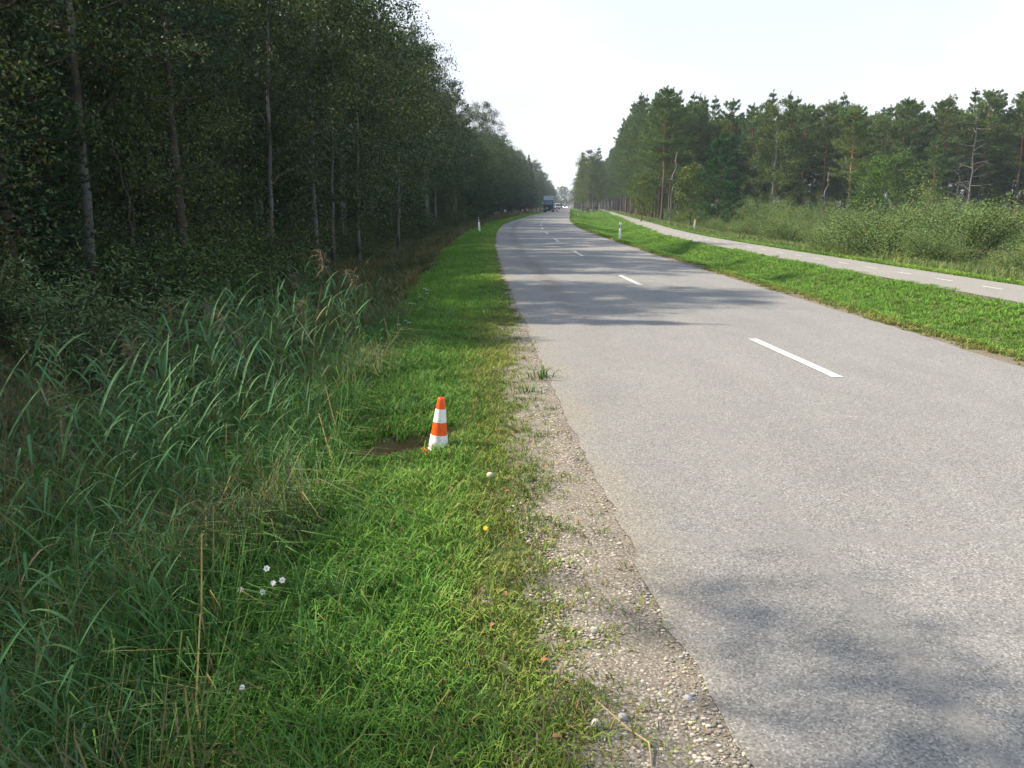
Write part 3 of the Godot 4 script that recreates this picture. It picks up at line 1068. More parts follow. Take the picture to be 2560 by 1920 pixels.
	# where the road is lost to view
	for k in 34:
		plant("broadleaf_tree", birches[k % 3], "faint far broadleaf tree closing the view at the end of the road", "tree", curve(CT, 660) - 34.0 + k * 2.1, 660.0 + rng.randf_range(-22, 22), rng.randf_range(0.9, 1.15), "far trees at the end of the road")
		plant("birch_sapling", rowan, "faint low birch sapling at the end of the road", "birch tree", curve(CT, 640) - 33.0 + k * 2.0, 640.0 + rng.randf_range(-8, 8), rng.randf_range(0.8, 1.1), "far saplings at the end of the road")

func build_undergrowth() -> void:
	var wc := [Color(0.12, 0.19, 0.065), Color(0.14, 0.205, 0.07), Color(0.1, 0.165, 0.06), Color(0.16, 0.205, 0.065)]
	var willow := []
	for k in 4:
		willow.append(bush({"r": 1.5, "h": 2.3, "leaves": 13000, "len": 0.08, "wid": 0.028, "cols": wc, "stems": 26}))
	var low := []
	for k in 2:
		low.append(bush({"r": 1.4, "h": 1.3, "leaves": 6000, "len": 0.09, "wid": 0.035, "cols": [Color(0.15, 0.17, 0.06), Color(0.17, 0.18, 0.065)], "stems": 26}))
	var gw := "willow bushes beyond the cycle path"
	# front rank along the path's far verge, then the thicket behind
	var d := 17.5
	while d < 108.0:
		for row in 4:
			var dd := d + rng.randf_range(-1.0, 1.0)
			var off := 2.8 + row * 3.7 * (1.0 + d * 0.006) + rng.randf_range(-1.0, 1.2)
			if dd > 60.0 and row == 0 and rng.randf() < 0.55: continue
			var x := curve(PT, dd) + 1.05 + off
			if x / dd > 0.95: continue
			if rng.randf() < 0.8:
				plant("willow_bush", willow[rng.randi() % 4], "round grey-green willow bush in the thicket beyond the cycle path", "bush", x, dd, pow(rng.randf(), 1.5) * 0.95 + 0.65, gw)
			else:
				plant("low_bush", low[rng.randi() % 2], "low yellowish bush in the thicket beyond the cycle path", "bush", x, dd, rng.randf_range(0.9, 1.3), "low bushes beyond the cycle path")
		d += 3.0 + (d - 17.0) * 0.035
	for k in 26:
		var x3 := rng.randf_range(36.0, 66.0)
		plant("willow_bush", willow[rng.randi() % 4], "tall willow bush at the foot of the sunlit forest", "bush", x3, rng.randf_range(58.0, 88.0), rng.randf_range(0.85, 1.15), "willow bushes at the foot of the forest")
	# shrubs in the shade under the trees beside the ditch
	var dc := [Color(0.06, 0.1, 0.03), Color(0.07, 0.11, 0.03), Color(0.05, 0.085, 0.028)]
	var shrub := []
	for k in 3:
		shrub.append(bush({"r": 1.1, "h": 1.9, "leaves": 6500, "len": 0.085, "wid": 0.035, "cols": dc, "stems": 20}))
	var pale := bush({"r": 1.0, "h": 1.9, "leaves": 6500, "len": 0.1, "wid": 0.026, "cols": [Color(0.12, 0.17, 0.075), Color(0.1, 0.155, 0.065)], "stems": 18})
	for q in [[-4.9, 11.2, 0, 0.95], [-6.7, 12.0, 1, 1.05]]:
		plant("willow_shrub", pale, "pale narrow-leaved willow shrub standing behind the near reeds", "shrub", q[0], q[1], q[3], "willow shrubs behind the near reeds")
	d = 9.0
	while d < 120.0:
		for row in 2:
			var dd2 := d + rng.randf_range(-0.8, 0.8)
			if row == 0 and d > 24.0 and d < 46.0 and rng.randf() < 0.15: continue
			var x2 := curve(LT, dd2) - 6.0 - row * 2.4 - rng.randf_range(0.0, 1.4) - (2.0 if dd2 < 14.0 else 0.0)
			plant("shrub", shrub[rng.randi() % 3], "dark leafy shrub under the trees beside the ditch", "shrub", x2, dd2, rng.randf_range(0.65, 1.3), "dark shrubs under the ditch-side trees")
		d += 2.0 + maxf(0.0, d - 20.0) * 0.035

# ---------------------------------------------------------------- reeds
func reed_parts(h: float, plume: bool, dead := false) -> Array:
	var out := []
	var st := MB.new()
	var pts := PackedVector3Array()
	var rad := PackedFloat32Array()
	var leanx := rng.randf_range(-0.12, 0.05)
	for k in 7:
		var t := k / 6.0
		pts.append(Vector3(leanx * h * t * t, h * t - 0.05, rng.randf_range(-0.01, 0.01) + 0.06 * h * t * t))
		rad.append(0.0042 * (1.0 - 0.6 * t))
	st.tube(pts, rad, 5, PackedColorArray([vary(Color(0.11, 0.13, 0.055) if not dead else Color(0.26, 0.21, 0.12), 0.2)]))
	out.append(["stem", st.mesh(M.plain)])
	var nl := 3 if dead else 8 + rng.randi() % 4
	for k in nl:
		var t := 0.22 + 0.76 * (k + rng.randf() * 0.6) / nl
		var az := k * PI + rng.randf_range(-0.9, 0.9) + PI * 0.9
		var lb := MB.new()
		var col := vary(Color(0.07, 0.15, 0.058), 0.28)
		if dead: col = vary(Color(0.24, 0.19, 0.11), 0.25)
		ribbon(lb, along(pts, minf(t, 1.0)), Vector3(cos(az), rng.randf_range(0.9, 2.0), sin(az)), rng.randf_range(0.34, 0.62) * (1.05 - 0.3 * t), rng.randf_range(0.014, 0.027), rng.randf_range(0.35, 2.0), col, 7, rng.randi_range(2, 5) if rng.randf() < 0.25 else -1)
		out.append(["leaf", lb.mesh(M.reed_leaf)])
	if plume:
		var pb := MB.new()
		var top := pts[6]
		for k in 70:
			var s := rng.randf()
			var p := top + Vector3(-0.05 * s, 0.2 * s - 0.02, 0)
			var dir := Vector3(rng.randf_range(-1.2, 0.5), rng.randf_range(-0.9, 0.5), rng.randf_range(-0.8, 0.8)).normalized()
			var L := rng.randf_range(0.04, 0.11)
			var side := dir.cross(jit(1)).normalized() * 0.003
			var q := p + dir * L
			var q2 := q + (dir + Vector3(0, -0.8, 0)).normalized() * L * 0.6
			var pc := vary(Color(0.15, 0.115, 0.085), 0.25)
			pb.quad(p - side, q - side, q + side, p + side, pc)
			pb.tri(q - side * 1.6, q2, q + side * 1.6, pc)
		out.append(["plume", pb.mesh(M.grass)])
	return out

func reed_plant(src: Array, label: String, x: float, d: float, s: float, group := "", turn := 0.0) -> void:
	var o := thing("reed_plant", label, "reed", onground(x, d), turn, group)
	for q in src:
		part(q[0], q[1], o)
	o.scale = Vector3.ONE * s

func build_reeds() -> void:
	var kinds := []
	for k in 6:
		kinds.append(reed_parts(1.45 + 0.08 * k, false))
	var plumed := []
	for k in 3:
		plumed.append(reed_parts(1.5, true))
	var n := 0
	var tries := 0
	while n < 290 and tries < 4000:
		tries += 1
		var d := 2.3 + 10.8 * pow(rng.randf(), 1.3)
		var o := rng.randf_range(1.75, 4.6)
		if rng.randf() > smoothstep(1.6, 2.6, o) + 0.08: continue
		var x := curve(LT, d) - o
		if x / (d + 0.01) < -0.85: continue
		# shorter towards the mown verge and close to the camera
		var s := lerpf(0.5, 1.0, smoothstep(1.6, 3.4, o)) * rng.randf_range(0.7, 1.05) * lerpf(0.8, 1.0, smoothstep(2.5, 6.0, d))
		var what := "short reed shoot at the top of the ditch bank next to mown grass" if o < 2.5 else "tall broad-leaved reed on the ditch slope before the willow shrubs" if d > 6.5 else "broad-leaved reed low on the slope near the campions"
		reed_plant(kinds[rng.randi() % 6], what, x, d, s, "reeds: " + what, rng.randf_range(-0.8, 0.8) + (PI if rng.randf() < 0.3 else 0.0))
		n += 1
	var withered := [reed_parts(1.3, false, true), reed_parts(1.1, true, true), reed_parts(1.5, false, true)]
	for k in 26:
		var dw := rng.randf_range(4.0, 13.0)
		var ow := rng.randf_range(2.3, 5.5)
		reed_plant(withered[k % 3], "withered straw-coloured reed stalk among the green reeds", curve(LT, dw) - ow, dw, rng.randf_range(0.6, 1.0), "withered reeds in the ditch", rng.randf() * TAU)
	var spots := [[-3.5, 7.5, 0.92], [-2.75, 8.0, 0.85], [-2.13, 9.5, 1.0], [-1.75, 9.0, 0.82], [-3.3, 9.2, 0.95], [-3.9, 8.4, 0.85], [-4.4, 10.5, 0.95], [-2.9, 11.5, 0.9]]
	for k in spots.size():
		reed_plant(plumed[k % 3], "reed with a drooping brown plume standing above the ditch grass", spots[k][0], spots[k][1], spots[k][2], "plumed reeds in the ditch", rng.randf_range(-0.6, 0.6))

# ---------------------------------------------------------------- grasses
func blade(mb: MB, root: Vector3, L: float, wid: float, az: float, le: float, col: Color) -> void:
	var out := Vector3(cos(az), 0, sin(az))
	var ta := az + PI / 2 + rng.randf_range(-0.6, 0.6)
	var side := Vector3(cos(ta), 0, sin(ta)) * wid * 0.5
	var p1 := root + Vector3(0, L * 0.5, 0) + out * (L * le * 0.22)
	var p2 := root + Vector3(0, L * 0.85, 0) + out * (L * le * 0.62)
	var p3 := root + Vector3(0, L * (1.0 - 0.3 * le), 0) + out * (L * le * 1.05)
	var nn := (p2 - root).cross(side).normalized()
	if nn.y < 0.0: nn = -nn
	var k := mb.v.size()
	mb.v.append(root - side); mb.v.append(root + side)
	mb.v.append(p1 - side * 0.9); mb.v.append(p1 + side * 0.9)
	mb.v.append(p2 - side * 0.65); mb.v.append(p2 + side * 0.65)
	mb.v.append(p3)
	for j in 7:
		mb.n.append(nn); mb.c.append(col); mb.uv.append(Vector2.ZERO)
	for j in [0, 2, 1, 1, 2, 3, 2, 4, 3, 3, 4, 5, 4, 6, 5]:
		mb.i.append(k + j)

func sod(size: float, blades: int, len_: float, wid: float, lean: float, base: Color, v := 0.22, dry := 0.05) -> ArrayMesh:
	# a square of turf, its blades growing in small clumps
	var mb := MB.new()
	var n := 0
	while n < blades:
		var ce := Vector3(rng.randf_range(-0.5, 0.5), 0, rng.randf_range(-0.5, 0.5)) * size
		var tall := rng.randf_range(0.6, 1.2)
		var cc := vary(base, v)
		for k in 7:
			var root := ce + Vector3(rng.randfn(), 0, rng.randfn()) * size * 0.045
			root.y = -0.02
			var col := vary(cc, 0.16)
			if rng.randf() < dry: col = vary(Color(0.22, 0.18, 0.08), 0.2)
			blade(mb, root, len_ * tall * rng.randf_range(0.65, 1.15), wid * rng.randf_range(0.7, 1.2), rng.randf() * TAU, lean * rng.randf_range(0.3, 1.4), col)
			n += 1
	return mb.mesh(M.grass)

func lay(tf: Array, cols: PackedColorArray, x: float, d: float, s: float, tall: float, col: Color) -> void:
	var e := 0.12 * s
	var nx := (ground(x - e, d) - ground(x + e, d)) / (2.0 * e)
	var nd := (ground(x, d - e) - ground(x, d + e)) / (2.0 * e)
	var up := Vector3(clampf(nx, -0.8, 0.8), 1.0, -clampf(nd, -0.8, 0.8)).normalized()
	var right := Vector3.UP.rotated(Vector3.RIGHT, PI / 2).cross(up).normalized()
	var b := Basis(right, up, right.cross(up))
	b = b * Basis(Vector3.UP, (rng.randi() % 4) * PI / 2 + rng.randf_range(-0.15, 0.15))
	tf.append(Transform3D(b * Basis.from_scale(Vector3(s, s * tall, s)), onground(x, d)))
	cols.append(col)

func turf_colour(x: float, d: float, dry: float) -> Color:
	var w := nz.get_noise_2d(x * 9, d * 5) + 0.5 * nz.get_noise_2d(x * 30, d * 22)
	var c := Color(1, 1, 1).lerp(Color(1.75, 1.05, 1.25), clampf(dry + w * 0.5, 0.0, 1.0))
	return c * (1.0 + 0.3 * w)

func build_grass() -> void:
	# mown verge between the gravel and the ditch, near: every blade in its place
	var near := MB.new()
	for k in 18500:
		var d := 1.9 + 12.8 * pow(rng.randf(), 1.5)
		var e := edges(d)
		var o := rng.randf_range(0.0, 2.2)
		var x := e.x - o
		var inside := gravel_width(d) - o
		if inside > 0.0 and rng.randf() > 0.6 * exp(-inside * 9.0): continue
		var tr := trench(x, d)
		if tr > rng.randf_range(0.02, 0.15): continue
		var lip := x < -0.62 and x > -1.28 and d > 5.5 and d < 6.5
		if lip and rng.randf() < 0.3: continue
		var dry := 0.85 - 0.85 * smoothstep(0.5, 1.15, o + 0.25 * nz.get_noise_2d(x * 25, d * 18))
		if rng.randf() < dry * 0.3: continue
		var tall := rng.randf_range(0.75, 1.25) * (0.55 + 0.5 * smoothstep(0.5, 1.3, o)) * (1.0 + 0.02 * d) * (1.0 + 0.5 * smoothstep(1.3, 2.1, o)) * (0.5 if lip else 1.0)
		tall *= 1.0 + 0.45 * nz.get_noise_2d(x * 22, d * 22)
		var t := turf_colour(x, d, dry)
		var ce := onground(x, d)
		var cc := vary(Color(0.112, 0.24, 0.038) if rng.randf() < 0.6 else Color(0.095, 0.21, 0.04), 0.2)
		for j in 9:
			var root := ce + Vector3(rng.randfn() * 0.028, -0.012, rng.randfn() * 0.028)
			var col := vary(cc * t, 0.16)
			if rng.randf() < 0.05 + dry * 0.22: col = vary(Color(0.25, 0.19, 0.085), 0.25)
			blade(near, root, 0.088 * tall * rng.randf_range(0.55, 1.2), rng.randf_range(0.0042, 0.0068) * (1.0 + 0.05 * d), rng.randf() * TAU, rng.randf_range(0.3, 1.4), col)
	var vg := single("verge_grass", near.mesh(M.grass), "short uneven grass on the verge around the traffic cone", "grass")
	vg.set_meta("kind", "stuff")
	var sods := []
	for k in 3: sods.append(sod(0.5, 380, 0.1, 0.011, 0.9, Color(0.145, 0.285, 0.045)))
	var edge_sod := sod(0.22, 60, 0.08, 0.009, 1.0, Color(0.12, 0.21, 0.04), 0.25, 0.15)
	var tfs := [[], [], [], []]
	var cos_ := [PackedColorArray(), PackedColorArray(), PackedColorArray(), PackedColorArray()]
	# the verge further on, and the swale between road and cycle path
	var sw := [[], [], []]
	var swc := [PackedColorArray(), PackedColorArray(), PackedColorArray()]
	var d2 := 6.0
	while d2 < 330.0:
		var s2 := 1.0 + maxf(0.0, d2 - 20.0) * 0.012
		var st := 0.46 * s2
		var e2 := edges(d2)
		if d2 > 13.6 and d2 < 260.0:
			var o2 := gravel_width(d2) + 0.16 + st * 0.3
			while o2 < 2.9:
				var v := rng.randi() % 3
				var x2 := e2.x - o2 + rng.randf_range(-0.06, 0.06)
				var dd := d2 + rng.randf_range(-0.08, 0.08)
				lay(tfs[v], cos_[v], x2, dd, s2, (0.75 + 0.35 * smoothstep(0.3, 1.5, o2)) / s2 * (1.0 + 0.01 * d2), turf_colour(x2, dd, 0.35 - 0.5 * smoothstep(0.2, 0.9, o2)))
				o2 += st
		var w := e2.z - 1.08 - e2.y
		var o3 := 0.5 + 0.45 * nz.get_noise_2d(d2 * 5, 210) + st * 0.3
		while o3 < w - 0.05:
			var v2 := rng.randi() % 3
			var x3 := e2.y + o3 + rng.randf_range(-0.06, 0.06)
			var d3 := d2 + rng.randf_range(-0.08, 0.08)
			lay(sw[v2], swc[v2], x3, d3, s2, (0.5 + 0.35 * smoothstep(0.3, 1.0, o3)) / s2 * (1.0 + 0.008 * d2), turf_colour(x3, d3, 0.4 - 0.55 * smoothstep(0.3, 1.1, o3)))
			o3 += st
		d2 += st
	# ragged edges: small tufts creeping over gravel and dirt
	for k in 4200:
		var d4 := 5.5 + 150.0 * pow(rng.randf(), 1.9)
		var e4 := edges(d4)
		var x4: float
		if rng.randf() < 0.4:
			if d4 < 12.5: continue
			x4 = e4.x - gravel_width(d4) * rng.randf_range(0.5, 1.3) - rng.randf_range(0.0, 0.25)
		else:
			x4 = e4.y + 0.12 + 0.6 * pow(rng.randf(), 0.7) + 0.25 * nz.get_noise_2d(d4 * 5, 210)
			if x4 < e4.y + 0.06: continue
		lay(tfs[3], cos_[3], x4, d4, rng.randf_range(0.7, 1.3), rng.randf_range(0.7, 1.1), turf_colour(x4, d4, 0.45))
	for k in 3:
		stuff("far_verge_grass", sods[k], tfs[k], cos_[k], ["mown grass of the ditch-side verge running into the distance", "softer patches of mown grass within the distant ditch-side verge", "brighter patches of mown grass within the distant ditch-side verge"][k], "grass")
		stuff("swale_grass", sods[k], sw[k], swc[k], ["bright green mown grass in the swale between road and cycle path", "softer patches of mown grass within the swale", "brighter patches of mown grass within the swale"][k], "grass")
	stuff("edge_tufts", edge_sod, tfs[3], cos_[3], "sparse dry tufts creeping over the dirt along the asphalt edges", "grass")
	# strip beyond the path: mown edge, then tall pale grass
	var dry_sod := sod(0.9, 360, 0.3, 0.012, 0.8, Color(0.16, 0.215, 0.075), 0.3, 0.1)
	var tall_sod := sod(0.9, 330, 0.55, 0.014, 0.8, Color(0.1, 0.125, 0.048), 0.3, 0.15)
	var a5 := []
	var c5 := PackedColorArray()
	var a6 := []
	var c6 := PackedColorArray()
	var a7 := []
	var c7 := PackedColorArray()
	d2 = 11.0
	while d2 < 250.0:
		var s5 := 1.0 + maxf(0.0, d2 - 30.0) * 0.01
		var e5 := edges(d2)
		for k in 2:
			var dk := d2 + k * 0.42 * s5
			lay(a5, c5, e5.z + 1.08 + 0.3, dk, 1.15 * s5, 1.0 / s5, turf_colour(e5.z, dk, 0.1))
		var o5 := 1.1
		while o5 < 8.5:
			var x5 := e5.z + 1.05 + o5 + rng.randf_range(-0.25, 0.25)
			lay(a6, c6, x5, d2 + rng.randf_range(-0.25, 0.25), s5 * 1.05, rng.randf_range(0.6, 1.2) / s5 * smoothstep(0.4, 1.8, o5 + 0.6), turf_colour(x5, d2, -0.1))
			o5 += 0.85 * s5
		if d2 > 12.0:
			var o7 := 2.9
			while o7 < 7.5:
				var x7 := e5.x - o7 + rng.randf_range(-0.25, 0.25)
				lay(a7, c7, x7, d2 + rng.randf_range(-0.25, 0.25), s5 * 1.05, rng.randf_range(0.6, 1.2) / s5 * lerpf(0.6, 1.2, smoothstep(2.4, 4.0, o7)), turf_colour(x7, d2, 0.2))
				o7 += 0.8 * s5
		d2 += 0.84 * s5
	stuff("path_edge_grass", sods[0], a5, c5, "narrow mown grass edge on the far side of the cycle path", "grass")
	stuff("tall_dry_grass", dry_sod, a6, c6, "tall pale yellowish grass at the feet of the willow bushes", "grass")
	stuff("far_ditch_grass", tall_sod, a7, c7, "brownish tall grass along the ditch towards the forest", "grass")
	# long grass on the near ditch bank
	var bank_sod := [sod(0.4, 330, 0.24, 0.0062, 0.9, Color(0.1, 0.215, 0.038)), sod(0.4, 300, 0.27, 0.007, 1.0, Color(0.085, 0.19, 0.042))]
	var ditch_sod := [sod(0.5, 260, 0.46, 0.0085, 0.9, Color(0.075, 0.165, 0.045), 0.25, 0.04), sod(0.5, 260, 0.5, 0.008, 1.1, Color(0.1, 0.11, 0.055), 0.35, 0.1)]
	var b8 := [[], []]
	var k8 := [PackedColorArray(), PackedColorArray()]
	var b9 := [[], []]
	var k9 := [PackedColorArray(), PackedColorArray()]
	d2 = 1.9
	while d2 < 14.0:
		var e8 := edges(d2)
		var o8 := 1.55 + 0.35 * nz.get_noise_2d(d2 * 10, 300)
		while o8 < 3.0:
			var v8 := rng.randi() % 2
			var x8 := e8.x - o8 + rng.randf_range(-0.08, 0.08)
			if x8 > -1.5 and d2 > 5.3 and d2 < 7.2:
				o8 += 0.34
				continue
			lay(b8[v8], k8[v8], x8, d2 + rng.randf_range(-0.08, 0.08), 1.0, rng.randf_range(0.7, 1.25) * lerpf(0.7, 1.1, smoothstep(1.5, 2.2, o8)), turf_colour(x8, d2, -0.1))
			o8 += 0.34
		var o9 := 2.1
		while o9 < 9.5:
			var v9 := 1 if rng.randf() < 0.12 + 0.88 * smoothstep(4.2, 6.2, o9) else 0
			var x9 := e8.x - o9 + rng.randf_range(-0.15, 0.15)
			if x9 / d2 > -1.0:
				lay(b9[v9], k9[v9], x9, d2 + rng.randf_range(-0.15, 0.15), 1.0, rng.randf_range(0.55, 1.15), turf_colour(x9, d2, -0.1))
			o9 += 0.42
		d2 += 0.36
	for k in 2:
		stuff("bank_grass", bank_sod[k], b8[k], k8[k], ["longer soft green grass where the verge drops to the ditch", "taller limp grass mixed in on the ditch bank"][k], "grass")
		stuff("ditch_grass", ditch_sod[k], b9[k], k9[k], ["tangled tall green grass in the ditch under the reeds", "browner tangled grass in the ditch under the reeds"][k], "grass")

func gravel_width(d: float) -> float:
	var w := 0.47
	if d > 3.0: w = lerpf(0.47, 0.4, clampf((d - 3.0) / 3.0, 0, 1))
	w *= 1.0 - 0.72 * smoothstep(7.5, 17.0, d)
	w *= 1.0 - 0.7 * smoothstep(20.0, 34.0, d)
	return maxf(0.03, w + 0.14 * nz.get_noise_2d(d * 26, 11) + 0.08 * nz.get_noise_2d(d * 70, 12))

func build_gravel() -> void:
	var ds := rows(-6.0, 60.0, 0.07, 0.012)
	structure("gravel_shoulder", strip(ds, 8, func(d: float, t: float) -> Vector3:
		var e := edges(d)
		var x := e.x + 0.1 - (gravel_width(d) + 0.38) * (1.0 - t)
		return P(x, lerpf(maxf(ground(minf(x, e.x - 0.002), d) + lerpf(-0.02, 0.006, smoothstep(0.0, 0.3, t)), -0.05) + 0.01 * nz.get_noise_2d(x * 60, d * 60), -0.006, smoothstep(0.35, 0.95, t)), d),
		func(d: float, _t: float, x: float) -> Color: return Color(2.4, 2.1, 1.7) * (1.0 + 0.3 * nz.get_noise_2d(x * 30, d * 18)), M.gravel), "strip of loose pale gravel between the asphalt and the verge", "gravel")
	var mb := MB.new()
	pebble(mb, 1.0)
	var mesh := mb.mesh(M.stone)
	var tf := []
	var co := PackedColorArray()
	for k in 34000:
		var d := 1.9 + 11.0 * pow(rng.randf(), 1.8)
		var w := gravel_width(d) + 0.1
		var o := -0.03 + (w + 0.05) * rng.randf()
		var x := edges(d).x - o
		# pebbles lie in patches, between bare sandy spots
		if nz.get_noise_2d(x * 40, d * 22) + 0.3 * nz.get_noise_2d(x * 160, d * 90) < rng.randf_range(-0.35, 0.3): continue
		if o < 0.1 and rng.randf() < 0.35: continue
		var s := 0.0026 + 0.0066 * pow(rng.randf(), 3.8)
		var b := Basis.from_euler(Vector3(rng.randf_range(-0.4, 0.4), rng.randf() * TAU, rng.randf_range(-0.4, 0.4))).scaled(Vector3(s * rng.randf_range(0.9, 1.6), s * 0.75, s))
		tf.append(Transform3D(b, P(x, lerpf(-0.006, maxf(ground(minf(x, edges(d).x - 0.002), d) + 0.004, -0.02), smoothstep(0.0, 0.3, o)) + s * 0.35, d)))
		var v := 0.16 + 0.32 * pow(rng.randf(), 1.7)
		co.append(Color(v * 1.1, v * rng.randf_range(0.92, 1.02), v * rng.randf_range(0.66, 0.95)))
	stuff("pebbles", mesh, tf, co, "small grey and cream pebbles scattered over the gravel shoulder", "pebbles")
	# a few larger stones one can point at
	var big := [[0.3, 2.6, 0.021, Color(0.45, 0.44, 0.42), "palest flat stone lying beside the dry straw stalk"], [0.4, 2.63, 0.02, Color(0.34, 0.34, 0.33), "rounded light grey stone above the bent straw stalk"], [0.47, 2.3, 0.023, Color(0.3, 0.29, 0.27), "grey cobble at the end of the bent straw stalk"], [0.36, 3.25, 0.02, Color(0.4, 0.385, 0.36), "lone whitish stone in a bare patch of gravel"], [-0.15, 5.36, 0.026, Color(0.5, 0.44, 0.33), "cream coloured stone lying in the grass short of the cone"], [0.66, 2.75, 0.018, Color(0.36, 0.36, 0.37), "bluish white stone near the ragged asphalt edge"]]
	for q in big:
		var m2 := MB.new()
		pebble(m2, q[2], q[3])
		single("stone", m2.mesh(M.stone), q[4], "stone", P(q[0], maxf(ground(q[0], q[1]) + 0.006, -0.02) + q[2] * 0.35, q[1]), rng.randf() * TAU)

func pebble(mb: MB, r: float, col := Color.WHITE) -> void:
	var rings := 4
	var seg := 7
	var start := mb.v.size()
	var off := rng.randf() * 50
	for a in rings + 1:
		var th := PI * a / rings
		for b in seg:
			var ph := TAU * b / seg
			var p := Vector3(sin(th) * cos(ph) * 1.25, cos(th) * 0.72, sin(th) * sin(ph))
			var k := 1.0 + 0.35 * nz.get_noise_3d(p.x * 14 + off, p.y * 14, p.z * 14)
			mb.vert(p * r * k, p.normalized(), col)
	for a in rings:
		for b in seg:
			var q := start + a * seg + b
			var q2 := start + a * seg + (b + 1) % seg
			mb.i.append(q); mb.i.append(q + seg); mb.i.append(q2)
			mb.i.append(q2); mb.i.append(q + seg); mb.i.append(q2 + seg)

# ---------------------------------------------------------------- vehicles far ahead
func disc(mb: MB, ce: Vector3, r: float, w: float, col: Color) -> void:
	# a wheel whose axle runs along x
	var prof := [[0.02, -w * 0.5], [r * 0.86, -w * 0.5], [r, -w * 0.36], [r, w * 0.36], [r * 0.86, w * 0.5], [0.02, w * 0.5]]
	var tmp := MB.new()
	tmp.lathe(prof, 20, col)
	var rot := Basis(Vector3.BACK, PI / 2)
	var start := mb.v.size()
	for k in tmp.v.size():
		mb.vert(rot * tmp.v[k] + ce, rot * tmp.n[k], col)
	for k in tmp.i: mb.i.append(start + k)

func bm(ce: Vector3, sz: Vector3, col: Color, m: Material, bev := 0.03) -> ArrayMesh:
	var mb := MB.new()
	mb.box(ce, sz, col, bev)
	return mb.mesh(m)

func wheel(t: Node3D, ce: Vector3, r: float, w: float) -> void:
	var mb := MB.new()
	disc(mb, Vector3.ZERO, r, w, Color(0.02, 0.02, 0.02))
	var wh := part("wheel", mb.mesh(M.rubber), t, ce)
	var rb := MB.new()
	disc(rb, Vector3.ZERO, r * 0.55, w + 0.03, Color(0.25, 0.25, 0.26))
	part("rim", rb.mesh(M.plain), wh)

